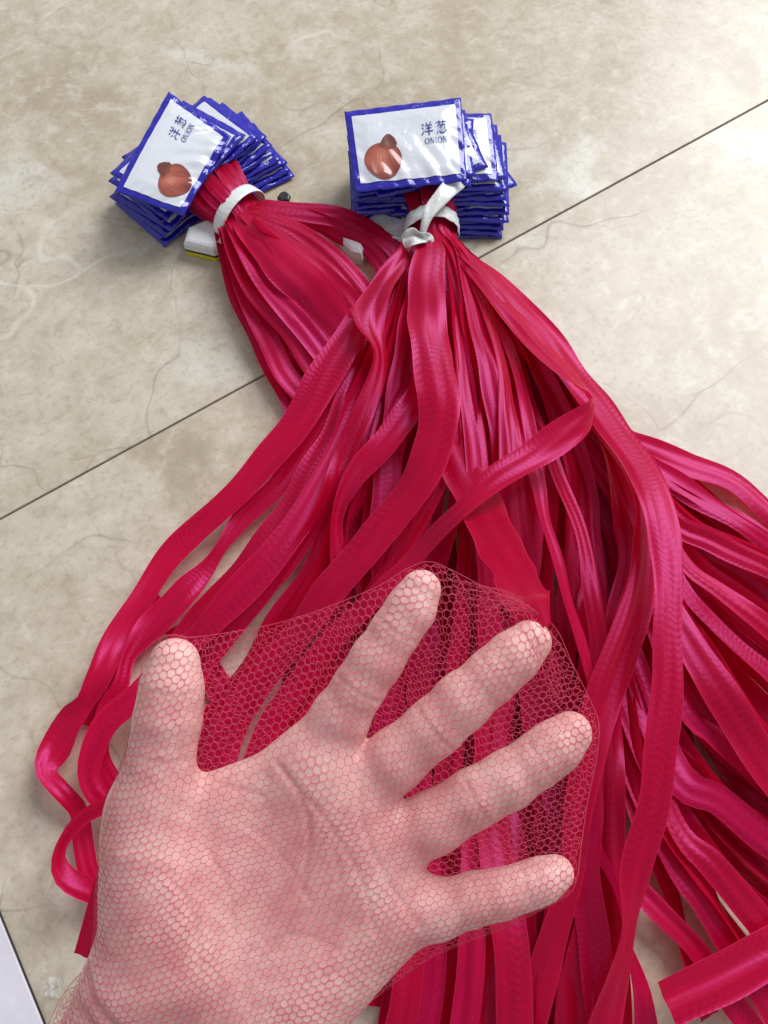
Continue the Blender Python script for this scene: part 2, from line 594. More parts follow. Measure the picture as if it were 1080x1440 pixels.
G_R = 'crimson mesh bags tied in the right bundle'
G_L = 'crimson mesh bags tied in the left bundle'
S = {}

# ---- left bundle
S['la'] = bag([(362, 290, 2.6, 17, 10), (430, 298, 2.2, 20, 0), (490, 310, 1.8, 19, 0), (540, 338, 1.4, 18, 10), (580, 390, 1.0, 18, 0), (620, 480, .8, 18)],
              'crimson mesh bag strand stretching straight right from the left band towards the right knot', G_L, LT, .9, .3)[0]
S['lb'] = bag([(358, 300, 3.0, 16, 5), (420, 325, 2.6, 17, 0), (480, 372, 2.3, 20, 10), (518, 425, 1.8, 22, 0), (560, 510, 1.2, 20), (600, 620, .8, 20)],
              'crimson mesh bag strand beside the white faceted cap', G_L, LT, .6, .55)[0]
S['ld'] = bag([(352, 308, 3.2, 15, 15), (415, 350, 3.0, 20, 10), (465, 398, 2.6, 22, 0), (505, 448, 2.0, 22, 0), (550, 540, 1.4, 20), (590, 650, .8, 20)],
              'ribbed crimson mesh bag strand right of the broad one in the left bundle', G_L, LT, .4, .7)[0]
S['lc'] = bag([(350, 320, 3.2, 21, 0), (392, 364, 3.5, 30, -4), (438, 410, 3.4, 31, -12), (474, 450, 2.9, 27, -18), (520, 520, 1.8, 24, 0), (580, 640, 1.0, 22)],
              'broadest crimson mesh bag strand of the left bundle, with a pink sheen', G_L, LT, .0, .93, curl=-.25, wide=.84)[0]
S['le'] = bag([(332, 320, 3.1, 17, 15), (362, 382, 3.1, 20, 18), (408, 438, 2.9, 20, 8), (456, 498, 2.3, 19, 0), (520, 600, 1.4, 18), (560, 700, .8, 18)],
              'crimson mesh bag strand just left of the broad one in the left bundle', G_L, LT, -.3, .75)[0]
S['lf'] = bag([(323, 322, 2.6, 15, 20), (346, 392, 2.5, 17, 20), (384, 442, 2.6, 17, -8), (424, 492, 2.2, 18, 0), (460, 545, 1.6, 18), (500, 640, 1.0, 18)],
              'crimson mesh bag strand with a bright bend, third from the left in the left bundle', G_L, LT, -.6, .55)[0]
S['lg'] = bag([(317, 326, 2.0, 15, 25), (340, 402, 1.9, 18, 18), (370, 462, 1.8, 19, 8), (400, 522, 1.6, 19, 0), (440, 575, 1.2, 18), (480, 650, .8, 18)],
              'crimson mesh bag strand second from the left edge of the left bundle', G_L, LT, -.8, .2)[0]
S['lh'] = bag([(313, 330, 1.3, 15, 30), (333, 410, 1.1, 19, 15), (378, 500, 1.0, 19, 5), (412, 565, .8, 20, 0), (440, 640, .6, 20)],
              'outermost crimson mesh bag strand along the left edge of the left bundle', G_L, LT, -.93, -.2)[0]
S['li'] = bag([(405, 470, .7, 22), (408, 530, .5, 22, 0), (425, 585, .5, 20), (470, 660, .5, 20)],
              'short crimson strand end dropping below the left bundle beside the tile joint', G_L)[0]

# ---- right bundle, strands that run off to the lower left
S['L1'] = bag([(566, 356, 2.4, 12, 40), (525, 420, 2.8, 20, 10), (472, 500, 3.2, 30, 0), (432, 572, 3.0, 29, 6), (380, 642, 2.6, 26, 0), (310, 716, 2.0, 22, 6),
               (240, 782, 1.6, 20, 8), (192, 850, 1.6, 18, 15), (160, 902, 1.7, 20, 8), (138, 948, 2.2, 23, -5), (120, 985, 1.8, 15, 35), (100, 1012, 1.4, 22, 0),
               (80, 1050, 1.2, 25, 0), (64, 1084, 1.5, 15, 40), (88, 1114, 1.6, 13, 20), (112, 1140, 1.0, 13, 0), (118, 1180, .8, 14, 0), (130, 1240, .8, 14), (160, 1300, .8, 14)],
              'long crimson mesh bag strand reaching farthest left, bent sharply at its tip', G_R, RT, -.85, .0, wide=.72)[0]
S['L2'] = bag([(566, 360, 2.0, 12, 40), (512, 480, 2.2, 16, 20), (456, 580, 1.9, 21, 0), (400, 668, 1.5, 20, 0), (342, 728, 1.3, 18, 10), (312, 768, 1.3, 11, 40), (291, 802, 1.2, 14, 20),
               (258, 836, 1.5, 23, 0), (215, 880, 1.5, 21, 0), (181, 922, 1.7, 13, 40), (170, 962, 1.8, 13, 35), (150, 1002, 1.5, 14, 25), (140, 1062, 1.2, 14, 10), (170, 1115, 1.0, 15), (230, 1180, .8, 15)],
              'crimson mesh bag strand second from the left, pinched twice above the thumb tip', G_R, RT, -.8, -.3, wide=.72)[0]
S['L3'] = bag([(570, 360, 2.2, 12, 40), (517, 490, 2.5, 16, 20), (477, 590, 2.5, 21, 0), (440, 662, 2.3, 24, 0), (398, 732, 2.0, 26, 0), (350, 792, 1.8, 22, 8), (300, 846, 1.5, 17, 20),
               (262, 892, 1.3, 17, 10), (230, 955, 1.3, 17, 10), (208, 1045, 1.6, 15, 20), (166, 1118, 2.0, 13, 30), (112, 1152, 2.4, 11, 50), (83, 1196, 2.4, 10, 60), (92, 1232, 2.2, 14, 20), (136, 1256, 1.8, 15, 0), (200, 1290, 1.2, 15)],
              'ribbed crimson mesh bag strand whose end makes the small loop left of the wrist', G_R, RT, -.75, .25, wide=.72)[0]
S['L4'] = bag([(574, 360, 2.4, 12, 40), (523, 500, 2.8, 14, 30), (482, 610, 2.9, 17, 20), (442, 700, 2.9, 22, 8), (394, 772, 2.9, 25, 0), (345, 826, 2.7, 25, -12), (298, 872, 2.4, 22, -4),
               (255, 915, 2.0, 20, 0), (200, 972, 2.6, 21, -6), (152, 1012, 2.6, 19, 8), (130, 1060, 2.4, 17, 30), (128, 1102, 2.0, 14, 30), (160, 1140, 1.4, 15), (220, 1190, 1, 15)],
              'crimson mesh bag strand with the brightest pink glint, curling beside the thumb', G_R, RT, -.65, .5, wide=.72)[0]
S['L5'] = bag([(577, 360, 2.4, 10, 40), (542, 480, 3.0, 11, 50), (502, 590, 3.2, 11, 50), (466, 692, 3.1, 10, 55), (420, 772, 2.7, 10, 50), (370, 842, 2.2, 11, 40), (318, 902, 1.6, 14, 20), (260, 980, 1, 16), (205, 1120, .8, 16), (190, 1260, .8, 16)],
              'narrow crimson mesh bag strand on edge, left of the S-shaped one', G_R, RT, -.5, .2, wide=.72)[0]
S['L6'] = bag([(580, 358, 2.6, 10, 40), (548, 500, 3.3, 11, 55), (512, 602, 3.5, 10, 60), (482, 692, 3.3, 10, 60), (458, 772, 2.7, 11, 55), (420, 842, 2.0, 14, 35), (360, 930, 1.2, 16, 10), (300, 1040, .8, 16), (265, 1180, .8, 17), (240, 1400, .8, 17)],
              'very thin edge-on crimson mesh bag strand above the index finger', G_R, RT, -.45, .5, wide=.72)[0]
S['Lcut'] = bag([(120, 1020, .4, 20), (165, 930, .5, 22, 0), (195, 880, .7, 23, 0), (229, 842, .9, 23, 0)],
                'square-cut dark crimson strand end lying under the leftmost strands', G_R)[0]
S['Lcut2'] = bag([(330, 1000, .5, 20), (290, 940, .5, 22, 0), (262, 905, .5, 22, 0), (248, 880, .6, 22)],
                 'dark crimson strand end just above the thumb tip', G_R)[0]

# ---- right bundle, middle
S['R2'] = bag([(568, 358, 3.3, 15, 20), (534, 404, 3.9, 22, -15), (521, 450, 4.2, 25, 5), (535, 500, 4.2, 15, 45), (520, 560, 3.9, 18, 25), (492, 622, 3.5, 18, -20), (462, 690, 3.1, 15, 40),
               (442, 735, 2.8, 14, 50), (402, 795, 2.4, 14, 45), (342, 862, 1.7, 16, 30), (290, 930, 1.2, 18), (240, 1050, 1, 20), (215, 1220, .8, 20)],
              'S-shaped crimson mesh bag strand bulging left just below the right knot', G_R, RT, -.7, .65)[0]
S['V7'] = bag([(598, 352, 3.1, 12, 30), (600, 440, 3.6, 15, 25), (592, 545, 4.3, 20, 10), (546, 614, 4.5, 22, 5), (496, 672, 4.1, 17, 20), (475, 724, 3.5, 13, 45), (478, 800, 2.7, 15, 25), (468, 900, 1.7, 18), (435, 1000, 1.2, 20), (410, 1150, 1, 22), (400, 1350, .8, 22)],
              'matt crimson mesh bag strand slanting left from behind the front strand', G_R, RT, -.2, .6)[0]
S['V6'] = bag([(590, 352, 3.0, 12, 35), (574, 450, 3.5, 17, 25), (560, 560, 3.3, 21, 15), (546, 680, 2.9, 22, 8), (540, 800, 2.3, 23, 0), (548, 920, 1.7, 22), (540, 1100, 1.2, 20), (500, 1300, 1, 20)],
              'broad crimson mesh bag strand hanging straight down left of centre', G_R, RT, -.3, .3, wide=.74)[0]
S['R1'] = bag([(606, 352, 3.9, 25, 0), (600, 420, 4.5, 28, 0), (607, 500, 5.3, 29, 6), (617, 562, 6.0, 29, -4), (604, 640, 5.8, 27, -12), (560, 716, 5.0, 25, -18), (500, 790, 4.2, 22, -12), (450, 850, 3.4, 21, -8), (400, 912, 2.3, 21, 0), (335, 1000, 1.4, 22), (290, 1130, 1, 22), (255, 1320, .8, 22)],
              'broad rippled front strand of the right bundle curving down to the left', G_R, RT, -.05, .93, curl=-.5, wide=.84)[0]
S['V2'] = bag([(628, 350, 3.4, 9, 55), (637, 430, 4.1, 10, 58), (645, 520, 4.5, 10, 60), (649, 600, 4.4, 10, 60), (652, 700, 3.6, 11, 50), (650, 850, 2.4, 14, 20), (640, 1000, 1.6, 18), (620, 1200, 1.2, 18)],
              'thin edge-on crimson strand touching the right side of the front strand', G_R, RT, .2, .85)[0]
S['V1'] = bag([(640, 360, 3.1, 10, 45), (650, 480, 4.1, 13, 30), (664, 600, 4.7, 17, 8), (672, 662, 4.8, 18, 8), (680, 760, 4.2, 15, 15), (690, 850, 3.0, 17), (690, 1000, 2.2, 20), (690, 1150, 2.2, 22), (712, 1290, 3.0, 25, 0), (720, 1370, 3.0, 23, 0), (724, 1440, 2.6, 23), (722, 1560, 1.8, 23)],
              'wide glossy magenta strand coming out below the little finger at the bottom edge', G_R, RT, .35, .65, wide=.74, curl=-.3)[0]
S['V8'] = bag([(612, 352, 3.0, 10, 30), (626, 500, 3.8, 14, 30), (634, 600, 4.1, 15, 25), (604, 684, 3.8, 15, 15), (586, 764, 3.1, 16, 8), (580, 850, 2.2, 18), (590, 1000, 1.6, 18), (585, 1200, 1.8, 20), (572, 1390, 2.2, 20), (550, 1500, 1.6, 20)],
              'crimson mesh bag strand appearing below the front strand and leaving under the palm', G_R, RT, .1, .5, wide=.74)[0]
S['V3'] = bag([(642, 352, 3.2, 10, 45), (668, 448, 4.1, 14, 35), (690, 516, 4.8, 22, 8), (702, 582, 4.8, 20, 8), (702, 642, 4.3, 15, 25), (714, 740, 3.6, 17), (726, 860, 2.7, 19), (700, 1000, 2, 20), (668, 1180, 2.0, 18), (666, 1310, 2.6, 17), (655, 1440, 2.4, 18), (640, 1560, 1.6, 18)],
              'crimson strand widening beside the front strand and leaving left of the magenta one', G_R, RT, .45, .8, wide=.74)[0]
S['V4'] = bag([(646, 352, 3.0, 10, 45), (690, 450, 3.9, 13, 35), (706, 522, 4.6, 14, 35), (715, 602, 5.0, 17, 8), (720, 682, 5.0, 19, 5), (728, 752, 4.4, 20, 0), (736, 822, 3.7, 20, 0), (742, 900, 2.8, 20), (760, 1050, 2, 20), (786, 1250, 2.0, 20), (800, 1400, 1.6, 20), (800, 1520, 1.2, 20)],
              'pink rippled strand standing upright right of centre below the crossing strand', G_R, RT, .6, .7, wide=.74)[0]
S['V5'] = bag([(646, 355, 2.8, 10, 45), (722, 500, 3.8, 13, 35), (748, 620, 4.5, 13, 25), (753, 700, 4.5, 17, 0), (742, 800, 3.7, 18, 8), (736, 900, 2.6, 18), (770, 1060, 2, 18), (792, 1180, 2.6, 20, 0), (786, 1290, 2.8, 21, 10), (752, 1400, 2.3, 20, 10), (728, 1520, 1.4, 20)],
              'dark crimson strand passing under the little fingertip towards the bottom edge', G_R, RT, .7, .45, wide=.74)[0]
S['R6'] = bag([(644, 370, 2.7, 10, 40), (702, 520, 3.8, 13, 30), (744, 640, 4.8, 15, 35), (764, 720, 5.3, 14, 38), (789, 800, 5.5, 14, 38), (814, 890, 5.4, 14, 42), (834, 970, 5.0, 12, 45), (842, 1040, 4.6, 12, 50), (838, 1120, 4.0, 14, 35), (824, 1230, 3.2, 18, 0), (838, 1340, 2.4, 20, -10), (850, 1450, 1.6, 20)],
              'thin magenta strand running down just right of the middle and ring fingertips', G_R, RT, .75, .2)[0]

# ---- right bundle, right side
S['R5'] = bag([(650, 356, 2.5, 13, 30), (742, 450, 3.0, 18, 30), (842, 590, 3.4, 20, 25), (902, 690, 4.8, 22, 25), (908, 780, 5.4, 23, 18), (886, 880, 5.6, 25, 8), (852, 980, 5.4, 25, 8), (830, 1060, 5.2, 22, -8), (812, 1150, 4.8, 18, -18), (800, 1230, 4.0, 17, 10), (775, 1330, 3.0, 19, 0), (740, 1460, 2.0, 20, 0)],
              'dark crimson strand between the fingertips and the tall hanging strand', G_R, RT, .85, .1, wide=.74)[0]
S['R3'] = bag([(644, 350, 3.2, 13, 20), (692, 410, 3.9, 20, 18), (752, 480, 4.7, 22, 25), (800, 532, 5.6, 22, 30), (824, 556, 6.4, 20, 55), (832, 572, 6.8, 20, 70), (818, 590, 7.0, 22, 35), (794, 610, 7.0, 23, 10), (758, 636, 6.9, 22, 0), (700, 672, 7.2, 20, -12), (650, 716, 7.0, 17, -22), (590, 776, 5.2, 15, -28), (530, 836, 4.2, 15, -22), (470, 895, 3.0, 17), (405, 985, 1.8, 20), (355, 1100, 1.2, 22), (330, 1320, .8, 22)],
              'crossing strand that folds back at a pointed corner and runs down to the left', G_R, RT, .55, .9)[0]
S['R4'] = bag([(648, 352, 3.1, 14, 35), (702, 398, 3.5, 23, 25), (772, 478, 3.8, 26, 15), (838, 570, 4.5, 26, 15), (892, 640, 5.7, 23, 15), (926, 706, 6.9, 22, 8), (938, 780, 7.2, 21, -4), (941, 880, 7.4, 18.5, -4), (934, 1000, 7.0, 18.5, 0), (919, 1120, 6.1, 19, 0), (897, 1225, 5.0, 19, 8), (886, 1300, 4.2, 14, 42), (873, 1370, 3.4, 18, 25), (852, 1440, 2.6, 20, 8), (830, 1530, 1.6, 20)],
              'tall broad strand hanging down at the right, nearest to the viewer', G_R, RT, .9, .25, curl=-.3, wide=.82)[0]
right_spec = {
    'a': ([(740, 440, 1.6, 18), (822, 556, 1.6, 20), (872, 612, 1.8, 20, 8), (962, 650, 1.6, 24, 0), (1035, 680, 1.4, 22, 8), (1085, 724, 1.2, 20, 8), (1150, 800, .9, 20)], 'uppermost crimson strand leaving at the right edge over the pale tile', -.2),
    'b': ([(744, 450, 2.2, 18), (836, 576, 2.4, 20), (892, 640, 2.5, 19, 8), (964, 690, 2.1, 23, 0), (1035, 734, 1.9, 16, 15), (1085, 770, 1.5, 17), (1160, 830, 1, 18)], 'second crimson strand from the top at the right edge, with a lilac glint', .0),
    'c': ([(744, 456, 2.0, 16), (838, 590, 2.4, 18), (900, 670, 3.0, 18), (952, 738, 3.1, 20, -5), (1004, 760, 2.9, 22, -10), (1085, 800, 2.2, 19), (1170, 850, 1.2, 19)], 'third crimson strand from the top at the right edge, nearly level', -.1),
    'd': ([(742, 470, 2.2, 16), (830, 600, 2.6, 18), (902, 700, 3.0, 16, 10), (962, 790, 3.0, 15, 15), (1012, 828, 2.8, 16, 10), (1085, 886, 2.4, 19), (1160, 950, 1.4, 19)], 'fourth crimson strand from the top at the right edge', .1),
    'e': ([(738, 470, 2.0, 16), (826, 605, 2.6, 18), (900, 715, 3.0, 16, 10), (962, 828, 3.2, 14, 20), (1002, 874, 3.0, 15, 20), (1085, 950, 2.6, 17, 10), (1160, 1020, 1.6, 18)], 'fifth crimson strand from the top at the right edge, thin with a pink rim', -.3),
    'f': ([(734, 480, 2.2, 16), (820, 620, 2.6, 18), (896, 750, 3.0, 20, 5), (956, 880, 3.6, 24, 0), (1002, 955, 3.8, 28, -4), (1044, 1024, 3.5, 27, -4), (1090, 1096, 2.9, 26), (1160, 1190, 1.8, 24)], 'widest magenta strand right of the tall hanging one', .2),
    'g': ([(730, 480, 1.8, 16), (812, 640, 2.0, 18), (890, 800, 2.4, 18), (958, 990, 2.9, 15, 15), (1004, 1034, 2.6, 16, 15), (1085, 1105, 2.2, 18), (1150, 1160, 1.6, 18)], 'crimson strand tucked directly under the widest magenta strand', -.4),
    'h': ([(724, 490, 1.6, 16), (800, 660, 1.8, 18), (880, 900, 2.0, 20), (950, 1085, 2.4, 24, 0), (1012, 1126, 2.5, 22, 0), (1085, 1186, 2.0, 22), (1160, 1250, 1.2, 22)], 'ribbed pink strand reaching the right edge below the widest magenta one', -.5),
    'i': ([(718, 490, 1.4, 16), (790, 680, 1.6, 18), (870, 960, 1.8, 20), (948, 1150, 2.3, 15, 15), (1000, 1212, 2.5, 19, 5), (1050, 1272, 2.3, 20, 0), (1090, 1325, 1.9, 20), (1150, 1410, 1.2, 20)], 'long glossy pink strand just above the cut strand end', -.3),
    'j': ([(712, 500, 1.2, 16), (780, 700, 1.4, 18), (860, 1000, 1.5, 18), (944, 1210, 1.9, 14, 15), (986, 1272, 2.0, 15, 10), (1040, 1352, 1.6, 17), (1095, 1445, 1.1, 17)], 'narrow pink strand passing under the cut strand end', -.6),
    'k': ([(706, 520, 1.0, 16), (740, 760, 1.1, 18), (780, 1050, 1.1, 18), (830, 1192, 1.3, 17, 0), (882, 1236, 1.4, 17, 0), (928, 1278, 1.5, 17, 0), (986, 1344, 1.4, 15), (1040, 1424, 1.2, 17), (1090, 1500, .9, 17)], 'pink strand crossing the bare tile behind the foot of the tall strand', -.6),
}
for i, (k, (rows, lab, b)) in enumerate(right_spec.items()):
    S[k] = bag([(647, 354, 2.0 + .1 * (i % 3), 11, 35)] + rows, lab, G_R, RT, .92 - .05 * i, b, wide=.70)[0]
S['cut'] = bag([(1220, 1270, 1.6, 24), (1130, 1316, 2.4, 24, 0), (1040, 1362, 2.8, 25, 0), (938, 1412, 3.0, 25, 0)],
               'square-cut crimson strand end lying across the others in the lower right corner', G_R, wavy=.1, wide=.84)[0]

# ---- strands underneath, between the ones above
fill_order = [('L1', 'L3', 0), ('L3', 'L5', 1), ('L5', 'L6', 1), ('L6', 'V6', 4), ('V7', 'V6', 2), ('V6', 'V8', 4), ('V8', 'V1', 4), ('R1', 'V3', 3), ('V2', 'V3', 2), ('V1', 'V4', 4),
              ('V3', 'V5', 3), ('V4', 'V5', 2), ('V5', 'R5', 4), ('R6', 'R5', 2), ('R5', 'i', 4), ('R5', 'k', 1), ('j', 'i', 3), ('i', 'h', 4), ('h', 'g', 4), ('g', 'f', 4), ('f', 'e', 4), ('e', 'd', 4), ('d', 'c', 4),
              ('c', 'b', 4), ('b', 'a', 3)]
left_fill = [('la', 'lb', 1), ('lb', 'ld', 1), ('ld', 'lc', 2), ('lc', 'le', 3), ('le', 'lf', 3), ('lf', 'lg', 2), ('lg', 'lh', 2)]
SHORT = {
    'L1': 'farthest-left strand', 'L3': 'small-loop strand', 'L5': 'narrow left strand', 'L6': 'thinnest left strand', 'V6': 'broad straight strand', 'R1': 'rippled front strand', 'V7': 'slanting matt strand',
    'V8': 'strand under the palm', 'V1': 'magenta bottom strand', 'V2': 'thin central strand', 'V3': 'widening strand', 'V4': 'upright pink strand',
    'V5': 'little-fingertip strand', 'R5': 'dark fingertip strand', 'R6': 'thin magenta strand', 'a': 'topmost right-edge strand', 'b': 'lilac-glint strand',
    'c': 'nearly level strand', 'd': 'fourth right-edge strand', 'e': 'pink-rimmed strand', 'f': 'widest magenta strand', 'g': 'strand tucked below it',
    'h': 'ribbed pink strand', 'i': 'glossy pink strand', 'j': 'narrow pink strand', 'k': 'strand crossing bare tile', 'la': 'joining strand', 'lb': 'strand beside the cap',
    'ld': 'ribbed strand', 'lc': 'broadest left-bundle strand', 'le': 'strand left of the broadest', 'lf': 'bright-bend strand', 'lg': 'second strand', 'lh': 'outermost left strand'}
ORD = ('first', 'second', 'third', 'fourth')


def resample_rows(rows, n=11):
    k = np.array([[r[0], r[1], r[2], r[3], r[4]] for r in rows])
    d = np.r_[0, np.cumsum(np.hypot(np.diff(k[:, 0]), np.diff(k[:, 1])))]
    s = np.linspace(0, d[-1], n)
    return np.stack([np.interp(s, d, k[:, j]) for j in range(5)], 1)


def fillers(order, bd, drop):
    for A, B, n in order:
        ra, rb = resample_rows(S[A]), resample_rows(S[B])
        for q in range(n):
            t = (q + random.uniform(.25, .75)) / n
            r = ra * (1 - t) + rb * t
            lat = random.uniform(-9, 9)
            ph, fr = random.uniform(0, 6.28), random.uniform(2.5, 5.5)
            rows = []
            for i, x in enumerate(r):
                f = i / (len(r) - 1)
                z = max(0.0035, (x[2] - drop * min(1, f * 4) * random.uniform(.5, 1.2)) if q % 3 else x[2] * 0.82 - 0.002)
                rows.append((x[0] + lat * math.sin(fr * f + ph) * min(1, 3 * f), x[1] + lat * .6 * math.cos(fr * f + ph) * min(1, 3 * f), z * 100,
                             (x[3] * .9 + .003) * 1000, 0.5 * x[4] + 55 * math.sin(ph + fr * 1.7 * f)))
            if n == 1:
                lab = 'half-hidden crimson strand between the %s and the %s' % (SHORT[A], SHORT[B])
            else:
                lab = '%s half-hidden strand from the %s towards the %s' % (ORD[q], SHORT[A], SHORT[B])
            a0 = -0.9 + 1.8 * (order.index((A, B, n)) + t) / len(order)
            if bd is LT:
                a0 = -a0
            bag(rows, lab, G_L if bd is LT else G_R, bd, a0, random.uniform(-.8, .45), wide=random.uniform(.55, .8), wavy=.85)


fillers(fill_order, RT, 0.017)
fillers(left_fill, LT, 0.010)

# ------------------------------------------------------------------ the hand
# Built in hand units (1 unit = 0.228 mm): x towards the little finger side, y towards the wrist, z out of the palm.
HAND_DEPTH = 0.285
UNIT = HAND_DEPTH / FPX
hand_origin = at_depth(540, 720, HAND_DEPTH)
HAND_M = Matrix.Translation(hand_origin) @ Matrix((
    (RIGHT.x, -UP.x, -FWD.x, 0), (RIGHT.y, -UP.y, -FWD.y, 0), (RIGHT.z, -UP.z, -FWD.z, 0), (0, 0, 0, 1)))


def hand_local(P):
    """hand units -> metres in the hand's own frame"""
    P = np.asarray(P, float).copy()
    P[:, 0] -= 540
    P[:, 1] -= 720
    return P * UNIT


STEP = 4.0
X0, X1, Y0, Y1, Z0, Z1 = -150, 870, 770, 1720, -140, 140
gx, gy, gz = np.arange(X0, X1, STEP), np.arange(Y0, Y1, STEP), np.arange(Z0, Z1, STEP)
SH = (len(gx), len(gy), len(gz))


def cone_into(field, a, b, k, zs=1.0):
    """smooth union of a rounded cone a=(x,y,z,r) .. b into field; zs squashes its depth"""
    ax, ay, az, ra = a
    bx_, by_, bz, rb = b
    pad = max(ra, rb) + k + 30
    i0, i1 = np.searchsorted(gx, [min(ax, bx_) - pad, max(ax, bx_) + pad])
    j0, j1 = np.searchsorted(gy, [min(ay, by_) - pad, max(ay, by_) + pad])
    X = gx[i0:i1, None, None].astype(np.float32)
    Y = gy[None, j0:j1, None].astype(np.float32)
    Z = gz[None, None, :].astype(np.float32)
    dx, dy, dz = bx_ - ax, by_ - ay, bz - az
    l2 = dx * dx + dy * dy + dz * dz + 1e-6
    t = np.clip(((X - ax) * dx + (Y - ay) * dy + (Z - az) * dz) / l2, 0, 1)
    d = np.sqrt((X - ax - t * dx) ** 2 + (Y - ay - t * dy) ** 2 + ((Z - az - t * dz) / zs) ** 2) - (ra + (rb - ra) * t)
    d = d * (1.0 if zs >= 1 else (0.5 + 0.5 * zs))
    f = field[i0:i1, j0:j1]
    h = np.maximum(k - np.abs(f - d), 0) / k
    field[i0:i1, j0:j1] = np.minimum(f, d) - h * h * k * 0.25


def chain(pts, k):
    f = np.full(SH, 200.0, np.float32)
    for a, b in zip(pts[:-1], pts[1:]):
        cone_into(f, a, b, k)
    return f


def smin(f, g, k):
    h = np.maximum(k - np.abs(f - g), 0) / k
    return np.minimum(f, g) - h * h * k * 0.25


palm = np.full(SH, 200.0, np.float32)
for a, b, k, zs in [
    ((330, 1430, -12, 74), (445, 1085, -14, 50), 30, .8),      # metacarpals
    ((345, 1425, -12, 74), (492, 1140, -10, 52), 40, .8),
    ((365, 1430, -12, 74), (528, 1205, -10, 52), 40, .8),
    ((385, 1430, -12, 76), (553, 1280, -12, 48), 40, .8),
    ((205, 1145, -8, 60), (225, 1360, 4, 88), 50, .9),          # ball of the thumb
    ((245, 1240, 10, 72), (290, 1340, 16, 80), 45, .85),
    ((540, 1300, -4, 46), (430, 1385, 6, 70), 45, .8),          # heel on the little finger side
    ((245, 1150, -14, 38), (425, 1082, -14, 38), 36, .8),       # web between thumb and index finger
    ((330, 1180, -16, 60), (420, 1250, -16, 66), 50, .75),      # hollow of the palm
    ((300, 1250, -16, 70), (400, 1330, -16, 74), 50, .75),
    ((450, 1096, -8, 42), (530, 1258, -8, 42), 70, .8),         # pads under the fingers
    ((200, 1410, -14, 92), (60, 1680, -26, 92), 45, .85),       # wrist and forearm
    ((340, 1440, -14, 92), (150, 1740, -26, 96), 60, .85),
]:
    cone_into(palm, a, b, k, zs)

fingers = [
    [(440, 1078, -24, 46), (478, 1012, -8, 41), (504, 968, 0, 36), (530, 928, 2, 36.5), (557, 886, 2, 34), (577, 857, 1, 33.5), (592, 830, -1, 29)],
    [(492, 1132, -24, 46), (556, 1070, -6, 43), (610, 1024, 1, 40), (650, 986, 3, 40), (694, 948, 3, 37), (722, 924, 2, 36), (745, 903, 0, 31)],
    [(530, 1200, -24, 46), (610, 1160, -8, 43), (668, 1122, 0, 40), (712, 1098, 1, 39.5), (757, 1068, 1, 36.5), (782, 1049, 0, 35.5), (802, 1032, -2, 31)],
    [(552, 1285, -24, 42), (614, 1283, -8, 40), (668, 1265, -2, 35), (704, 1257, 0, 33), (738, 1247, -1, 30.5), (762, 1239, -2, 29.5), (783, 1230, -5, 25)],
]
thumb = [(215, 1180, -4, 66), (222, 1110, 0, 52), (229, 1058, 3, 44), (237, 1010, 4, 45), (242, 968, 2, 42), (245, 934, -2, 36)]
hand_f = palm
prev = None
for fg in fingers:
    f = chain(fg, 12)
    prev = f if prev is None else smin(prev, f, 7)
hand_f = smin(hand_f, smin(prev, chain(thumb, 16), 6), 22)

for edge_ in (hand_f[0], hand_f[-1], hand_f[:, -1], hand_f[:, 0]):
    np.maximum(edge_, 4.0, out=edge_)                          # close the cut end of the forearm


def surface_nets(f):
    s = f < 0
    nx, ny, nz = f.shape
    cnt = np.zeros((nx - 1, ny - 1, nz - 1), np.int8)
    for a in (0, 1):
        for b in (0, 1):
            for c in (0, 1):
                cnt += s[a:nx - 1 + a, b:ny - 1 + b, c:nz - 1 + c]
    act = (cnt > 0) & (cnt < 8)
    idx = -np.ones(act.shape, np.int64)
    cells = np.argwhere(act)
    idx[act] = np.arange(len(cells))
    acc = np.zeros((len(cells), 3))
    num = np.zeros(len(cells))
    corners = [(a, b, c) for a in (0, 1) for b in (0, 1) for c in (0, 1)]
    for p in corners:
        for ax in range(3):
            if p[ax]:
                continue
            q = list(p)
            q[ax] = 1
            fa = f[cells[:, 0] + p[0], cells[:, 1] + p[1], cells[:, 2] + p[2]]
            fb = f[cells[:, 0] + q[0], cells[:, 1] + q[1], cells[:, 2] + q[2]]
            cr = (fa < 0) != (fb < 0)
            t = np.where(cr, fa / np.where(cr, fa - fb, 1), 0)
            pt = np.tile(np.array(p, float), (len(cells), 1))
            pt[:, ax] = t
            acc[cr] += pt[cr]
            num[cr] += 1
    V = cells + acc / num[:, None]
    F = []
    for ax in range(3):
        b, c = [(1, 2), (2, 0), (0, 1)][ax]
        sl0 = [slice(None)] * 3
        sl1 = [slice(None)] * 3
        sl0[ax] = slice(0, -1)
        sl1[ax] = slice(1, None)
        d = s[tuple(sl0)] != s[tuple(sl1)]
        e = np.argwhere(d)
        e = e[(e[:, b] > 0) & (e[:, c] > 0) & (e[:, b] < f.shape[b] - 1) & (e[:, c] < f.shape[c] - 1)]
        inside = s[e[:, 0], e[:, 1], e[:, 2]]
        q = []
        for ob, oc in ((0, 0), (1, 0), (1, 1), (0, 1)):
            g = e.copy()
            g[:, b] -= ob
            g[:, c] -= oc
            q.append(idx[g[:, 0], g[:, 1], g[:, 2]])
        q = np.stack(q, 1)
        q[inside] = q[inside]
        q[~inside] = q[~inside][:, ::-1]
        F.append(q)
    return V, np.vstack(F)


HV, HF = surface_nets(hand_f)
HP = np.stack([X0 + HV[:, 0] * STEP, Y0 + HV[:, 1] * STEP, Z0 + HV[:, 2] * STEP], 1)
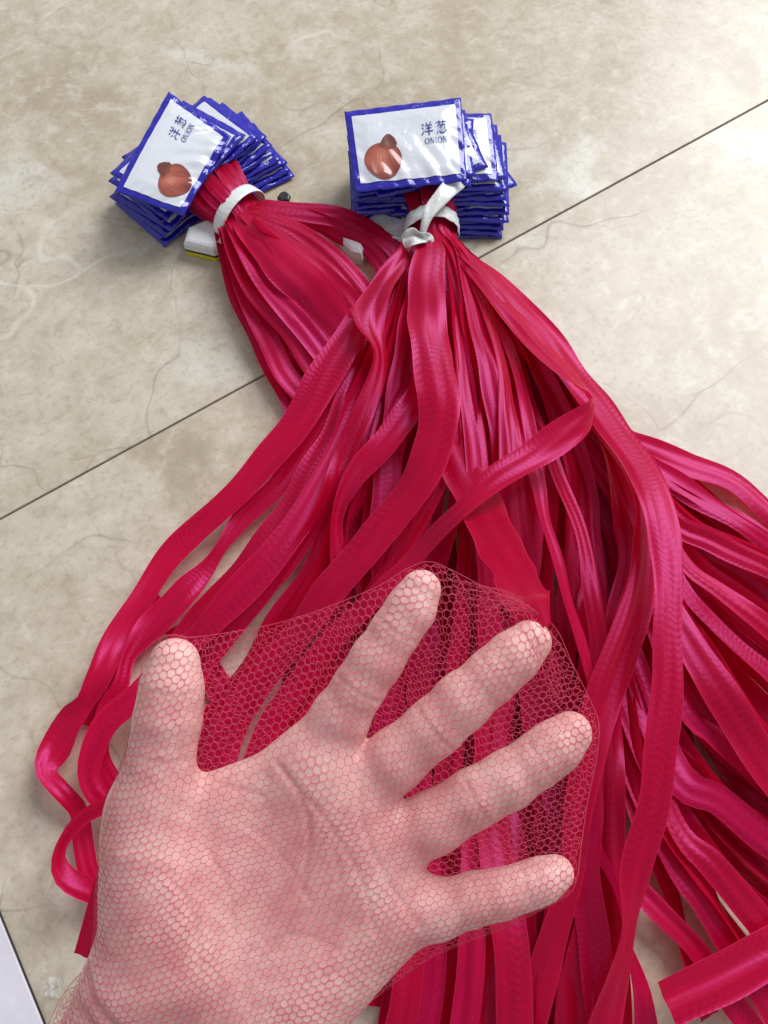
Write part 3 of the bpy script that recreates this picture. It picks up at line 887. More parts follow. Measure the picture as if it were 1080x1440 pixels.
# relax slightly
E = np.vstack([HF[:, [0, 1]], HF[:, [1, 2]], HF[:, [2, 3]], HF[:, [3, 0]]])
deg = np.bincount(E.ravel(), minlength=len(HP)).astype(float)


def relax(P, lam):
    acc = np.zeros_like(P)
    np.add.at(acc, E[:, 0], P[E[:, 1]])
    np.add.at(acc, E[:, 1], P[E[:, 0]])
    return P + lam * (acc / deg[:, None] - P)


for it in range(3):
    HP = relax(relax(HP, 0.5), -0.45)


def vnormals(P):
    q = P[HF]
    n = np.cross(q[:, 2] - q[:, 0], q[:, 3] - q[:, 1])
    acc = np.zeros_like(P)
    for c in range(4):
        np.add.at(acc, HF[:, c], n)
    return acc / (np.linalg.norm(acc, axis=1)[:, None] + 1e-9)


HN = vnormals(HP)
if (HN[:, 2] * (HP[:, 2] > 20)).sum() < 0:
    HF = HF[:, ::-1]
    HN = -HN


def seg_dist(P, poly):
    best = np.full(len(P), 1e9)
    for a, b in zip(poly[:-1], poly[1:]):
        a, b = np.array(a, float), np.array(b, float)
        d = b - a
        t = np.clip(((P - a) @ d) / (d @ d), 0, 1)
        best = np.minimum(best, np.linalg.norm(P - a - t[:, None] * d, axis=1))
    return best


def smooth_poly(p, n=24):
    k = np.array([(x, y, 0.0) for x, y in p])
    return catmull(k, n)[0][:, :2]


creases = [   # line, depth, width
    (smooth_poly([(395, 1070), (428, 1112), (438, 1180), (416, 1265), (366, 1345), (318, 1420)]), 2.6, 4.2),
    (smooth_poly([(402, 1072), (462, 1140), (508, 1215), (528, 1290)]), 1.7, 3.6),
    (smooth_poly([(505, 1080), (512, 1150), (545, 1222), (592, 1290)]), 1.7, 3.6),
    (smooth_poly([(285, 1092), (320, 1100), (372, 1112)]), 1.6, 4.5),
    (smooth_poly([(128, 1345), (150, 1375), (195, 1408), (262, 1448), (330, 1490)]), 6.0, 8.0),
    (smooth_poly([(105, 1378), (150, 1410), (220, 1458), (300, 1510)]), 4.5, 7.0),
    (smooth_poly([(300, 1180), (330, 1230), (340, 1290)]), 1.6, 4.0),
    (smooth_poly([(250, 1200), (285, 1250), (300, 1330)]), 1.3, 3.6),
    (smooth_poly([(350, 1150), (400, 1185), (440, 1245)]), 1.2, 3.4),
    (smooth_poly([(380, 1300), (430, 1290), (480, 1310)]), 1.1, 3.4),
    (smooth_poly([(440, 1350), (490, 1330), (540, 1300)]), 1.0, 3.4),
    (smooth_poly([(470, 1160), (480, 1240), (460, 1320)]), 1.4, 5.0),
]
for fg in fingers + [thumb]:
    pairs = [(2, 2.0), (4, 1.6)] if fg is not thumb else [(2, 2.0), (4, 1.5)]
    for idx_, dep in pairs:
        c = np.array(fg[idx_][:2])
        d = np.array(fg[idx_ + 1][:2]) - np.array(fg[idx_ - 1][:2])
        d = d / np.linalg.norm(d)
        pq = np.array([-d[1], d[0]])
        r = fg[idx_][3] * 1.05
        creases.append((np.array([c - pq * r + d * 3, c, c + pq * r + d * 3]), dep, 3.4))
        creases.append((np.array([c - pq * r * .7 - d * 6, c - d * 9, c + pq * r * .7 - d * 6]), dep * .6, 3.0))
disp = np.zeros(len(HP))
front = np.clip(HN[:, 2] * 1.6, 0, 1)
for poly, dep, wid in creases:
    dd = seg_dist(HP[:, :2], poly)
    disp -= dep * np.exp(-(dd / wid) ** 2) * front
    disp += dep * 0.15 * np.exp(-((dd - 2.1 * wid) / (1.3 * wid)) ** 2) * front
# soft unevenness of flesh
lump = np.array([mnoise.noise(Vector((p[0] / 42, p[1] / 42, p[2] / 42))) for p in HP])
lump2 = np.array([mnoise.noise(Vector((p[0] / 17 + 9, p[1] / 17, p[2] / 17))) for p in HP])
HP = HP + HN * (disp + lump * 1.0 + lump2 * 0.2)[:, None]

hand = mesh_obj('hand', hand_local(HP), HF, M_SKIN)
hand.matrix_world = HAND_M
tag(hand, 'left hand with palm up and fingers spread, seen through pink hexagonal netting', 'hand')

# ------------------------------------------------------------------ the opened bag stretched over the hand
outline = [(190, 1015), (200, 930), (216, 902), (243, 893), (277, 896), (400, 874), (520, 830), (570, 801), (602, 790), (632, 800), (690, 830), (742, 852), (782, 884), (806, 935),
           (832, 988), (843, 1020), (840, 1065), (826, 1135), (817, 1200), (812, 1236), (796, 1262), (720, 1301), (610, 1346), (535, 1398), (471, 1450), (400, 1540), (300, 1640),
           (20, 1640), (58, 1470), (88, 1400), (128, 1345), (134, 1250), (150, 1140)]
OP = np.array(outline, float)


def in_poly(P, poly):
    x, y = P[:, 0], P[:, 1]
    ins = np.zeros(len(P), bool)
    for (x0, y0), (x1, y1) in zip(poly, np.roll(poly, -1, 0)):
        c = (y0 > y) != (y1 > y)
        xi = (x1 - x0) * (y - y0) / np.where(y1 != y0, y1 - y0, 1) + x0
        ins ^= c & (x < xi)
    return ins


XX, YY = np.meshgrid(gx, gy, indexing='ij')
mask = in_poly(np.stack([XX.ravel(), YY.ravel()], 1), OP).reshape(XX.shape)


def column_height(f, sgn):
    s = f < 0
    if sgn < 0:
        s = s[:, :, ::-1]
    top = s.shape[2] - 1 - np.argmax(s[:, :, ::-1], axis=2)
    anyv = s.any(2)
    z = gz if sgn > 0 else gz[::-1]
    ff = f if sgn > 0 else f[:, :, ::-1]
    ii, jj = np.indices(top.shape)
    up = np.minimum(top + 1, len(gz) - 1)
    a, b = ff[ii, jj, top], ff[ii, jj, up]
    t = np.where(a - b != 0, a / (a - b + 1e-9), 0)
    h = z[top] + np.clip(t, 0, 1) * STEP * sgn
    return np.where(anyv, h * sgn, -1e3)


def membrane(obst, floor_z):
    h = np.where(mask, np.maximum(obst, 0), 0.0)
    h = np.where(mask, h, floor_z)
    for it in range(900):
        avg = 0.25 * (np.roll(h, 1, 0) + np.roll(h, -1, 0) + np.roll(h, 1, 1) + np.roll(h, -1, 1))
        h = np.where(mask, np.maximum(obst, h + 0.95 * (avg - h)), floor_z)
    return h


H_FRONT = membrane(column_height(hand_f, 1), -6.0)
H_BACK = membrane(column_height(hand_f, -1), 6.0)


def bilinear(H, x, y):
    fx, fy = (x - X0) / STEP, (y - Y0) / STEP
    i, j = np.clip(fx.astype(int), 0, SH[0] - 2), np.clip(fy.astype(int), 0, SH[1] - 2)
    u, v = fx - i, fy - j
    return H[i, j] * (1 - u) * (1 - v) + H[i + 1, j] * u * (1 - v) + H[i, j + 1] * (1 - u) * v + H[i + 1, j + 1] * u * v


def hex_net(cell, angle, seed, warp):
    """points and edges of a knitted hexagon net over the outline, in hand units"""
    r = np.random.default_rng(seed)
    ca, sa = math.cos(angle), math.sin(angle)
    w, hgt = cell * math.sqrt(3) / 2, cell * 0.66
    pts, key = [], {}
    Nr = int(1500 / hgt)
    Nc = int(1500 / w)
    lattice = []
    for rr in range(-Nr // 2, Nr // 2):
        for cc in range(-Nc // 2, Nc // 2):
            x = (cc + 0.5 * (rr & 1)) * w
            y = rr * hgt
            lattice.append((rr, cc, 0, x, y - 0.11 * cell))
            lattice.append((rr, cc, 1, x + w / 2, y + 0.11 * cell))
    out = np.array([(q[3], q[4]) for q in lattice])
    x = out[:, 0] * ca - out[:, 1] * sa + 480
    y = out[:, 0] * sa + out[:, 1] * ca + 1180
    y = np.where(y < 1120, 1120 + (y - 1120) * 1.22, y)        # pulled longer between the fingers
    # knitted net never lies regularly
    for sc, am in ((260, 22 * warp), (95, 6.5 * warp), (34, 1.9)):
        nx_ = np.array([mnoise.noise(Vector((a / sc, b / sc, seed * 3.1))) for a, b in zip(x, y)])
        ny_ = np.array([mnoise.noise(Vector((a / sc, b / sc, seed * 3.1 + 40))) for a, b in zip(x, y)])
        x, y = x + am * nx_, y + am * ny_
    x += r.normal(0, .45, len(x))
    y += r.normal(0, .45, len(y))
    for n_, q in enumerate(lattice):
        key[q[:3]] = n_
    edges = []
    for (rr, cc, k, _, _) in lattice:
        n_ = key[(rr, cc, k)]
        if k == 0:
            m_ = key.get((rr, cc, 1))
            if m_ is not None:
                edges.append((n_, m_))
            m_ = key.get((rr, cc - 1, 1))
            if m_ is not None:
                edges.append((n_, m_))
        else:
            up = key.get((rr + 1, cc + (1 if (rr & 1) else 0), 0))
            if up is not None:
                edges.append((n_, up))
    return x, y, np.array(edges)


def tubes(A, B, rad, nsides=4):
    """thin tubes between point arrays, as one mesh"""
    d = B - A
    L = np.linalg.norm(d, axis=1)[:, None] + 1e-9
    t = d / L
    ref = np.where(np.abs(t[:, 2:3]) < .8, np.array([[0, 0, 1.0]]), np.array([[1.0, 0, 0]]))
    n1 = np.cross(t, ref)
    n1 /= np.linalg.norm(n1, axis=1)[:, None] + 1e-9
    n2 = np.cross(t, n1)
    V, n = [], len(A)
    r = np.broadcast_to(np.asarray(rad, float), (n,))[:, None]
    for P, e in ((A - t * r * .5, 0), (B + t * r * .5, 1)):
        for q in range(nsides):
            an = 2 * math.pi * q / nsides
            V.append(P + n1 * r * math.cos(an) + n2 * r * math.sin(an))
    V = np.stack(V, 1).reshape(-1, 3)
    base = (np.arange(n) * 2 * nsides)[:, None]
    F = np.vstack([base + np.array([[q, (q + 1) % nsides, nsides + (q + 1) % nsides, nsides + q]]) for q in range(nsides)])
    return V, F


bag_root = empty('opened_mesh_bag', at(620, 350, 0), 'red mesh bag opened out and stretched over the spread hand', 'mesh bag')
pz = (HAND_M @ Vector(hand_local([(746, 856, 0)])[0])).z
tie_keys = to_keys(through_tie(RT, .3, .75) + [(622, 352, .030, .013, 30), (618, 450, .034, .017, 25), (622, 560, .041, .022, 8), (640, 632, .045, .027, 0), (668, 696, .054, .029, 0),
                                               (694, 750, .084, .027, -6), (718, 796, .126, .024, -10), (736, 832, pz - .012, .0195, -12), (750, 858, pz - .002, .013, -16), (764, 882, pz + .001, .006, -20)])
strand_mesh('netting', tie_keys, bag_root, seed=77, curl=-.2, wavy=.15)


def net_part(name, H, sgn, cell, angle, seed, warp, rad):
    x, y, e = hex_net(cell, angle, seed, warp)
    ok = in_poly(np.stack([x, y], 1), OP)
    e = e[ok[e[:, 0]] & ok[e[:, 1]]]
    z = (bilinear(H, x, y) + 1.5) * sgn
    P = np.stack([x, y, z], 1)
    ring = catmull(np.c_[np.vstack([OP, OP[:1]]), np.zeros(len(OP) + 1)], 420)[0]
    cen = ring[:, :2].mean(0)
    rin = ring[:, :2] + (cen - ring[:, :2]) * 0.004
    rz = (bilinear(H, rin[:, 0], rin[:, 1]) + .5) * sgn * .6
    ring = np.c_[ring[:, :2], rz]
    V, F = tubes(np.vstack([P[e[:, 0]], ring[:-1]]), np.vstack([P[e[:, 1]], ring[1:]]), np.r_[np.where(np.hypot(x[e[:, 0]] - x[e[:, 1]], 2.2 * (y[e[:, 0]] - y[e[:, 1]])) < 10, rad, rad * .72), np.full(len(ring) - 1, .32)])
    o = mesh_obj(name, hand_local(V), F, M_THREAD, None, True)
    o.matrix_world = HAND_M
    o.parent = bag_root
    o.matrix_parent_inverse = bag_root.matrix_basis.inverted()
    o['kind'] = 'stuff'
    return o


net_part('front_netting', H_FRONT, 1, 12.5, math.radians(-13), 2, 1.0, 0.44)
net_part('back_netting', H_BACK, -1, 13.2, math.radians(-4), 6, 1.2, 0.40)
flap = []
for fx, fy, fz, fw, ft in ((150, 1215, -40, 36, 10), (132, 1275, -46, 44, 0), (118, 1325, -50, 46, 0), (102, 1372, -52, 40, 0)):
    q = HAND_M @ Vector(hand_local([(fx, fy, fz)])[0])
    flap.append((q.x, q.y, q.z, fw * UNIT, ft))
strand_mesh('netting_flap', flap, bag_root, seed=5, nseg=30)
# threads that run together into the gathered end between index and middle finger
ga, gb = [], []
r9 = np.random.default_rng(9)
for q in range(190):
    tx, ty = r9.uniform(622, 812), r9.uniform(812, 1000)
    if not in_poly(np.array([(tx, ty)]), OP)[0] or (ty > 862 and tx < 778):
        continue
    fr_ = r9.uniform(0, 1)
    sx, sy = 704 + 54 * fr_ + r9.uniform(-3, 3), 826 + 36 * fr_ + r9.uniform(-3, 3)
    tt = np.linspace(0, 1, 9)
    xs = sx + (tx - sx) * tt + 4 * np.sin(tt * 3.1) * r9.uniform(-1, 1)
    ys = sy + (ty - sy) * tt + 4 * np.sin(tt * 3.1) * r9.uniform(-1, 1)
    zs = bilinear(H_FRONT, xs, ys) * (1 if q % 2 else -.4) + 1.5
    P = np.stack([xs, ys, zs], 1)
    ga.append(P[:-1])
    gb.append(P[1:])
V, F = tubes(np.vstack(ga), np.vstack(gb), 0.36, 3)
o = mesh_obj('gathered_netting', hand_local(V), F, M_THREAD)
o.matrix_world = HAND_M
o.parent = bag_root
o.matrix_parent_inverse = bag_root.matrix_basis.inverted()
o['kind'] = 'stuff'

# ------------------------------------------------------------------ printed labels on the tied ends
CARD_W, CARD_H = 0.080, 0.055


def strokes_to_quads(strokes, ox, oy, sx, sy):
    polys = []
    for x0, y0, x1, y1, w0, w1 in strokes:
        dx, dy = x1 - x0, y1 - y0
        L = math.hypot(dx, dy) + 1e-9
        nx, ny = -dy / L, dx / L
        q = [(x0 + nx * w0 / 2, y0 + ny * w0 / 2), (x0 - nx * w0 / 2, y0 - ny * w0 / 2), (x1 - nx * w1 / 2, y1 - ny * w1 / 2), (x1 + nx * w1 / 2, y1 + ny * w1 / 2)]
        polys.append([(ox + a * sx, oy + b * sy) for a, b in q])
    return polys


YANG = [(.06, .90, .24, .76, .03, .12), (.01, .62, .19, .50, .03, .12), (.04, .04, .27, .42, .13, .03),
        (.43, .98, .55, .82, .03, .11), (.87, .99, .75, .81, .12, .03), (.35, .74, .96, .75, .07, .07), (.40, .52, .91, .53, .07, .07),
        (.28, .27, 1.02, .28, .07, .08), (.65, .77, .65, -.04, .13, .10)]
CONG = [(.03, .87, .97, .88, .06, .07), (.32, 1.0, .34, .76, .11, .08), (.70, 1.0, .66, .76, .11, .08),
        (.33, .76, .08, .52, .10, .03), (.27, .67, .86, .68, .06, .07), (.86, .70, .80, .36, .11, .09), (.81, .36, .68, .42, .08, .02),
        (.52, .66, .20, .37, .08, .03), (.70, .66, .38, .34, .08, .03), (.42, .56, .56, .44, .03, .10),
        (.10, .02, .20, .26, .10, .03), (.33, .28, .37, .05, .05, .11), (.36, .05, .72, .04, .10, .10), (.72, .04, .78, .20, .09, .02),
        (.48, .32, .60, .20, .03, .10), (.80, .30, .95, .12, .03, .12)]


def letter_polys(ch, ox, oy, w, h):
    P = []

    def quad(x0, y0, x1, y1):
        P.append([(ox + a * w, oy + b * h) for a, b in ((x0, y0), (x1, y0), (x1, y1), (x0, y1))])
    if ch == 'O':
        n = 16
        for i in range(n):
            a, b = 2 * math.pi * i / n, 2 * math.pi * (i + 1) / n
            ro, ri = (.50, .52), (.33, .44)
            P.append([(ox + (.5 + r[0] * math.cos(t)) * w, oy + (.5 + r[1] * math.sin(t)) * h) for r, t in ((ri, a), (ro, a), (ro, b), (ri, b))])
    if ch == 'I':
        quad(.38, 0, .62, 1)
        quad(.15, 0, .85, .06)
        quad(.15, .94, .85, 1)
    if ch == 'N':
        quad(.12, 0, .20, 1)
        quad(.80, 0, .88, 1)
        P.append([(ox + a * w, oy + b * h) for a, b in ((.10, 1), (.30, 1), (.88, 0), (.72, 0))])
        quad(0, 0, .34, .06)
        quad(.66, .94, 1.0, 1)
        quad(0, .94, .2, 1)
    return P


def print_polys():
    P = strokes_to_quads(YANG, .635, .575, .098, .150) + strokes_to_quads(CONG, .760, .575, .098, .150)
    x = .655
    for ch, w in (('O', .045), ('N', .043), ('I', .024), ('O', .045), ('N', .043)):
        P += letter_polys(ch, x, .465, w * .92, .070)
        x += w
    return P


PRINT = print_polys()


def onion_outline():
    pts = []
    for i in range(40):
        t = 2 * math.pi * i / 40 + math.pi / 2
        r = 0.46 + .015 * math.sin(3 * t)
        x, y = .46 + r * math.cos(t), .40 + r * .92 * math.sin(t)
        pts.append((x, y))
    return pts


NECK = [(.40, .74), (.46, .84), (.52, .93), (.62, 1.0), (.70, .98), (.78, .90), (.84, .76), (.80, .68), (.60, .62)]


def card(bag_root, corners, seed, detail=2, puff=.0016, crumple=.00045, back=False):
    """corners BL BR TR TL in the world; a sealed film label with its print"""
    r = np.random.default_rng(seed)
    C = [np.array(c, float) for c in corners]
    nrm = np.cross(C[1] - C[0], C[3] - C[0])
    nrm /= np.linalg.norm(nrm)
    if nrm[2] < 0 and not back:
        nrm = -nrm
    ph = r.uniform(0, 6.28, 6)
    bend = r.uniform(-.0025, .0025)

    def pos(s_, t_, off):
        s_, t_ = np.asarray(s_, float), np.asarray(t_, float)
        p = (C[0] * ((1 - s_) * (1 - t_))[:, None] + C[1] * (s_ * (1 - t_))[:, None] + C[2] * (s_ * t_)[:, None] + C[3] * ((1 - s_) * t_)[:, None])
        e = np.minimum(1, 6 * np.minimum(np.minimum(s_, 1 - s_), np.minimum(t_, 1 - t_)))
        low = np.clip(1 - t_ * 1.5, 0, 1)
        wr = puff * e + bend * (4 * s_ * (1 - s_) - .5) + crumple * low * (np.sin(s_ * 26 + ph[0] + 3 * np.sin(t_ * 7 + ph[4])) + .6 * np.sin(s_ * 47 + t_ * 17 + ph[1]))
        wr = wr + crumple * .35 * np.sin(s_ * 9 + t_ * 12 + ph[2]) + crumple * .5 * (1 - e) * np.sin(s_ * 40 + t_ * 40 + ph[3])
        return p + nrm * (wr + off)[:, None]

    def sheet(name, s0, s1, t0, t1, off, n1, n2, material, parent, thick=0.0):
        ss, tt = np.meshgrid(np.linspace(s0, s1, n1), np.linspace(t0, t1, n2), indexing='ij')
        V = pos(ss.ravel(), tt.ravel(), off)
        F = [(i * n2 + j, (i + 1) * n2 + j, (i + 1) * n2 + j + 1, i * n2 + j + 1) for i in range(n1 - 1) for j in range(n2 - 1)]
        if thick:
            nb = len(V)
            V = np.vstack([V, V - nrm * thick])
            F2 = [tuple(nb + k for k in f[::-1]) for f in F]
            ring = [i * n2 for i in range(n1)] + [(n1 - 1) * n2 + j for j in range(1, n2)] + [i * n2 + n2 - 1 for i in range(n1 - 2, -1, -1)] + [j for j in range(n2 - 2, 0, -1)]
            F3 = [(ring[k], nb + ring[k], nb + ring[(k + 1) % len(ring)], ring[(k + 1) % len(ring)]) for k in range(len(ring))]
            F = F + F2 + F3
        return mesh_obj(name, V, F, material, parent, True)

    cd = sheet('label_card', 0, 1, 0, 1, 0, 49 if detail > 1 else 25, 37 if detail > 1 else 19, M_BLUE, bag_root, .0004)
    if detail == 0:
        return cd
    mx, my = .055, .085
    sheet('printed_panel', mx, 1 - mx, my, 1 - my, .00045, 49 if detail > 1 else 25, 37 if detail > 1 else 19, M_WHITE, cd)
    if detail > 1:
        V, F = [], []
        for poly in PRINT:
            b = len(V)
            V += poly
            F.append(tuple(range(b, b + len(poly))))
        A = np.array(V)
        mesh_obj('lettering', pos(A[:, 0], A[:, 1], .00085), F, M_INK, cd, False)
        # printed onion, a fan of small faces so that it follows the film
        V, F, U = [], [], []
        ow, oh, ox, oy = .355, .52, .115, .115
        for ring, (pts, (cx, cy)) in enumerate(((onion_outline(), (.46, .40)), (NECK, (.63, .80)))):
            n = len(pts)
            b = len(V)
            rr = tuple(1 - q_ / 11 for q_ in range(11))
            for k in rr:
                for x, y in pts:
                    u, v = cx + (x - cx) * k, cy + (y - cy) * k
                    U.append((u, v + (.12 if ring else 0)))
                    V.append((ox + u * ow, oy + v * oh, .00090 + ring * .00012))
            U.append((cx, cy))
            V.append((ox + cx * ow, oy + cy * oh, .00090 + ring * .00012))
            for q in range(len(rr) - 1):
                for i in range(n):
                    F.append((b + q * n + i, b + q * n + (i + 1) % n, b + (q + 1) * n + (i + 1) % n, b + (q + 1) * n + i))
            for i in range(n):
                F.append((b + 10 * n + i, b + 10 * n + (i + 1) % n, b + 11 * n))
        A = np.array(V)
        W = pos(A[:, 0], A[:, 1], 0.0) + nrm * A[:, 2:3]
        mesh_obj('onion_picture', W, F, M_ONION, cd, True, U)
    return cd


def card_at(px, py, z, ang, tilt=(0, 0), w=CARD_W, h=CARD_H):
    """corners of a label centred on the place seen at px, py; ang turns it (deg, counter-clockwise), tilt leans it"""
    c = at(px, py, z)
    M = Matrix.Rotation(math.radians(ang), 3, 'Z') @ Matrix.Rotation(math.radians(tilt[0]), 3, 'X') @ Matrix.Rotation(math.radians(tilt[1]), 3, 'Y')
    return [c + M @ Vector((sx * w / 2, sy * h / 2, 0)) for sx, sy in ((-1, -1), (1, -1), (1, 1), (-1, 1))]


# each label belongs to one bag of its bundle
right_free = [b['root'] for b in BAGS if b['bd'] is RT]
left_free = [b['root'] for b in BAGS if b['bd'] is LT]
ri = li = 0


def next_root(right):
    global ri, li
    if right:
        ri += 1
        return right_free[ri - 1]
    li += 1
    return left_free[li - 1]


# right stack: from the bottom up (px, py, height cm, turn, lean x, lean y, detail)
right_cards = []
for q in range(13):
    f = q / 12
    right_cards.append((622 + 16 * math.sin(f * 3.0) - 8 * f + random.uniform(-3, 3), 292 - 84 * f, .5 + 4.3 * f, (-2 + 9 * f + random.uniform(-7, 8)) + (20 if q == 6 else 0), 3 + 5 * f, 1, 2 if q == 12 else 1))
    if q > 1:
        right_cards.append((573 + 6 * f + random.uniform(-4, 4), 276 - 66 * f, .65 + 4.3 * f, 4 + random.uniform(-8, 6), 3 + 5 * f, -1, 1))
right_cards += [(590, 212, 5.1, 20, 8, 0, 1), (580, 206, 5.25, 6, 8, 0, 1)]
for n_, (px, py, z, an, tx, ty, det) in enumerate(right_cards):
    card(next_root(True), card_at(px, py, z / 100 * .86, an, (tx, ty)), 100 + n_, det)
top_r = [at(500, 270, .0475), at(657, 255, .0485), at(648, 137, .060), at(484, 157, .059)]
card(next_root(True), top_r, 21, 2, crumple=.0005)

# left fan
left_cards = [
    (322, 243, 0.4, 27, 2, 0, 1), (319, 238, 0.7, 30, 2, 0, 1), (315, 233, 1.0, 33, 2, 0, 1), (309, 229, 1.3, 37, 3, 0, 1), (302, 226, 1.6, 40, 3, 0, 1),
    (252, 270, 0.5, 43, 2, 0, 1), (252, 263, 0.9, 45, 2, 0, 1), (250, 257, 1.3, 46, 2, 0, 1), (250, 250, 1.7, 50, 2, 0, 1), (249, 243, 2.1, 47, 3, 0, 1), (246, 236, 2.5, 55, 3, 0, 1),
    (292, 220, 2.0, 43, 4, 0, 1), (286, 216, 2.4, 46, 4, 0, 1), (280, 212, 2.8, 48, 4, 0, 1), (274, 211, 3.2, 50, 4, 0, 1), (268, 210, 3.6, 52, 4, 0, 1),
    (256, 216, 4.0, 60, 4, 0, 1), (251, 215, 4.3, 56, 4, 0, 1),
]
for n_, (px, py, z, an, tx, ty, det) in enumerate(left_cards):
    card(next_root(False), card_at(px + random.uniform(-4, 4), py + random.uniform(-3, 3), z / 100 * .84, an + random.uniform(-6, 6), (tx, ty)), 300 + n_, det)
top_l = [at(258, 303, .036), at(325, 192, .044), at(237, 128, .054), at(161, 268, .047)]
card(next_root(False), top_l, 33, 2, crumple=.0007)

# ------------------------------------------------------------------ the two ties


def ring_band(name, bd, width, thick, label, swell=1.0, crinkle=0.0, seed=1):
    r = np.random.default_rng(seed)
    cx, cy = bd['c']
    c = at(cx, cy, bd['z'])
    e1 = at(cx + bd['perp'][0] * 10, cy + bd['perp'][1] * 10, bd['z']) - c
    px_m = e1.length / 10
    e1.normalize()
    axv = at(cx + bd['ax'][0] * 10, cy + bd['ax'][1] * 10, bd['z']) - c
    axv = (axv - e1 * axv.dot(e1)).normalized()
    up = Vector((0, 0, 1))
    ra, rb = bd['hw'] * px_m * 1.02 * swell + .0012, bd['hh'] * 1.06 * swell + .0012
    n, prof = 72, [(-1, 0), (-.92, .75), (-.5, 1), (0, 1.05), (.5, 1), (.92, .75), (1, 0)]
    V, F = [], []
    K = len(prof)
    for i in range(n):
        t = 2 * math.pi * i / n
        for k, (w, hgt) in enumerate(prof):
            cr = crinkle * (math.sin(9 * t + 3 * w) + .7 * math.sin(17 * t - 5 * w) + r.normal(0, .25))
            rr = thick * hgt + cr
            p = c + e1 * ((ra + rr) * math.cos(t)) + up * ((rb + rr) * math.sin(t)) + axv * (w * width / 2 * (1 + 25 * crinkle * math.sin(5 * t)))
            V.append(p)
    for i in range(n):
        for k in range(K - 1):
            i2 = (i + 1) % n
            F.append((i * K + k, i * K + k + 1, i2 * K + k + 1, i2 * K + k))
    root = empty(name, (c.x, c.y, 0), label, 'tie')
    mesh_obj('band', [(v.x, v.y, max(v.z, .0008)) for v in V], F, M_BAND, root)
    return root, c, ra, rb


ring_band('tie_band', LT, .0095, .0006, 'smooth white band tied round the left bundle below its labels', swell=1.10)
tie_root, tc, tra, trb = ring_band('tie_strip', RT, .011, .0006, 'crumpled white film tie with a loose tail knotted round the right bundle', swell=1.10, crinkle=.00035, seed=4)


def film_strip(name, rows, parent, material, thick=.0004, seed=0):
    k = np.array([[*at(x, y, z), w, tw] for x, y, z, w, tw in rows])
    P, s_ = catmull(k, 30)
    pos = P[:, :3]
    T = np.gradient(pos, axis=0)
    T /= np.linalg.norm(T, axis=1)[:, None]
    ref = np.array([0, -.3, 1.0])
    nn = ref - (T @ ref)[:, None] * T
    nn /= np.linalg.norm(nn, axis=1)[:, None]
    sd = np.cross(T, nn)
    a = np.radians(P[:, 4])
    side = sd * np.cos(a)[:, None] + nn * np.sin(a)[:, None]
    nr = np.cross(side, T)
    va = np.linspace(-1, 1, 7)
    V = []
    for sg in (1, -1):
        for v in (va if sg > 0 else va[::-1]):
            V.append(pos + side * (v * P[:, 3] / 2)[:, None] + nr * ((.0005 * math.cos(v * 2.4 + seed) + .0006 * np.sin(s_ * 300 + v * 3) + sg * thick / 2))[:, None])
    K = len(V)
    V = np.stack(V, 1).reshape(-1, 3)
    F = [(i * K + q, i * K + (q + 1) % K, (i + 1) * K + (q + 1) % K, (i + 1) * K + q) for i in range(29) for q in range(K)]
    F += [tuple(range(K)), tuple(29 * K + q for q in range(K - 1, -1, -1))]
    return mesh_obj(name, V, F, material, parent)


film_strip('loose_tail', [(594, 330, .036, .004, 10), (598, 312, .042, .006, 10), (608, 292, .046, .009, 0), (625, 272, .0475, .011, -8), (645, 252, .043, .013, -15)], tie_root, M_BAND)
film_strip('knot', [(566, 338, .032, .007, 30), (576, 328, .038, .007, 0), (592, 331, .040, .007, -70), (606, 337, .038, .005, 20), (598, 345, .034, .004, 50)], tie_root, M_BAND, seed=2)
film_strip('knot', [(568, 343, .034, .006, -20), (582, 338, .040, .009, 30), (600, 340, .039, .006, 60)], tie_root, M_BAND, seed=1)


# ------------------------------------------------------------------ small things lying by the bundles
def prism(name, pts, z0, z1, material, parent, bevel=.0015, top_scale=.9):
    """a low solid on an outline (world xy), bevelled at the top"""
    P = np.array([(p.x, p.y) for p in pts])
    c = P.mean(0)
    n = len(P)
    rings = [(1.0, z0), (1.0, z1 - bevel), (1 - (1 - top_scale) * .4, z1 - bevel * .3), (top_scale, z1)]
    V = [(*(c + (p - c) * k), z) for k, z in rings for p in P]
    F = []
    for r_ in range(3):
        for i in range(n):
            F.append((r_ * n + i, r_ * n + (i + 1) % n, (r_ + 1) * n + (i + 1) % n, (r_ + 1) * n + i))
    F.append(tuple(3 * n + i for i in range(n)))
    F.append(tuple(n - 1 - i for i in range(n)))
    return mesh_obj(name, V, F, material, parent, False)


case = empty('plastic_case', at(295, 352, 0), 'small white plastic case with a yellow base edge under the left bundle', 'case')
pts = [at(x, y, .002) for x, y in ((262, 356), (268, 336), (300, 322), (332, 330), (336, 352), (304, 366))]
prism('yellow_base', pts, .0004, .0042, M_YELLOW, case, .0008, .97)
prism('black_seam', pts, .0043, .0062, M_BLACK, case, .0004, .97)
prism('shell', pts, .0063, .0150, M_MILKY, case, .003, .80)

cap = empty('faceted_cap', at(494, 350, 0), 'white faceted plastic cap lying between the two bundles', 'cap')
oct_ = [at(x, y, .004) for x, y in ((470, 338), (478, 326), (496, 324), (514, 334), (519, 352), (510, 370), (494, 366), (480, 352))]
prism('shell', oct_, .0004, .013, M_MILKY, cap, .006, .62)
prism('foot_ring', [at(494, 348, 0) + (p - at(494, 348, .004)) * 1.05 for p in oct_], .0003, .0020, M_BLACK, cap, .0006, .98)

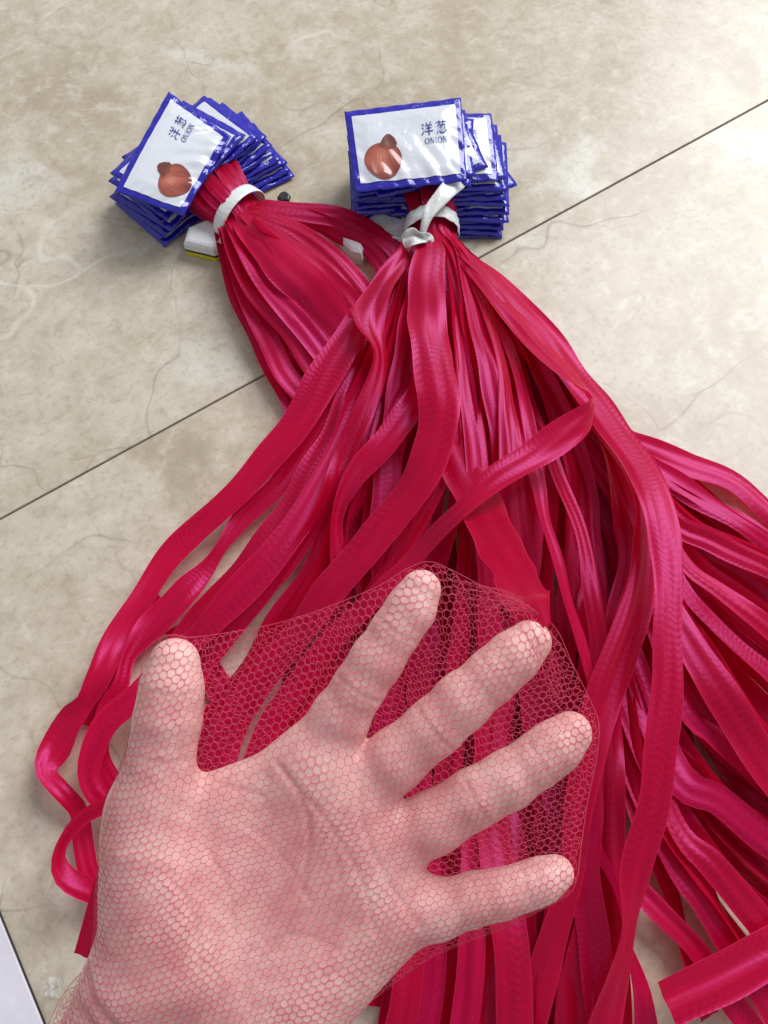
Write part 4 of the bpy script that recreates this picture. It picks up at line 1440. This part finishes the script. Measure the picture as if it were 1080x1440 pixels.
film = empty('clear_packet', at(540, 318, 0), 'clear plastic packet sticking out left of the right knot', 'packet')
film_strip('film', [(505, 306, .010, .012, 0), (530, 314, .013, .016, 5), (555, 322, .015, .016, -5), (585, 330, .014, .014, 0)], film, M_CLEAR, seed=1)
film_strip('sealed_edge', [(512, 322, .009, .003, 0), (540, 331, .012, .003, 0), (570, 338, .013, .003, 0)], film, M_MILKY)

chip = empty('plastic_chip', at(400, 284, 0), 'tiny yellow and black plastic bit behind the strand joining the bundles', 'plastic bit')
pts = [at(x, y, .004) for x, y in ((391, 288), (396, 281), (403, 279), (410, 285), (408, 292), (396, 293))]
prism('yellow_base', pts, .0004, .009, M_YELLOW, chip, .001, .9)
prism('black_top', pts, .0092, .0120, M_BLACK, chip, .001, .7)

# crumpled scrap of clear film on the floor by the wrist
scr = np.random.default_rng(12)
sc0 = at(78, 1388, .0)
V, F = [], []
n1 = 9
for i in range(n1):
    for j in range(n1):
        V.append((sc0.x + (i / 8 - .5) * .008 + scr.normal(0, .0006), sc0.y + (j / 8 - .5) * .009 + scr.normal(0, .0006), .0012 + abs(scr.normal(0, .0014))))
F = [(i * n1 + j, (i + 1) * n1 + j, (i + 1) * n1 + j + 1, i * n1 + j + 1) for i in range(n1 - 1) for j in range(n1 - 1)]
tag(mesh_obj('film_scrap', V, F, M_CLEAR), 'crumpled scrap of clear film on the tile beside the wrist', 'scrap')

# white board in the lower left corner
bd_ = empty('white_board', at(0, 1400, 0), 'lilac white board with a dark edge in the lower left corner', 'board')
BZ = .003
pA, pB = at(-8, 1272, BZ), at(60, 1440, BZ)
dr = (pB - pA).normalized()
pr = Vector((dr.y, -dr.x, 0))
if pr.x > 0:
    pr = -pr
A0, A1 = pA - dr * .0, pB + dr * .25
prism('panel', [A0, A1, A1 + pr * .22, A0 + pr * .22], .0005, BZ, M_PANEL, bd_, .0012, .995)
prism('edge_strip', [A0 - pr * .0002 - dr * .001, A1 - pr * .0002, A1 - pr * .0007, A0 - pr * .0007 - dr * .001], .0005, BZ - .001, M_BLACK, bd_, .0004, .98)
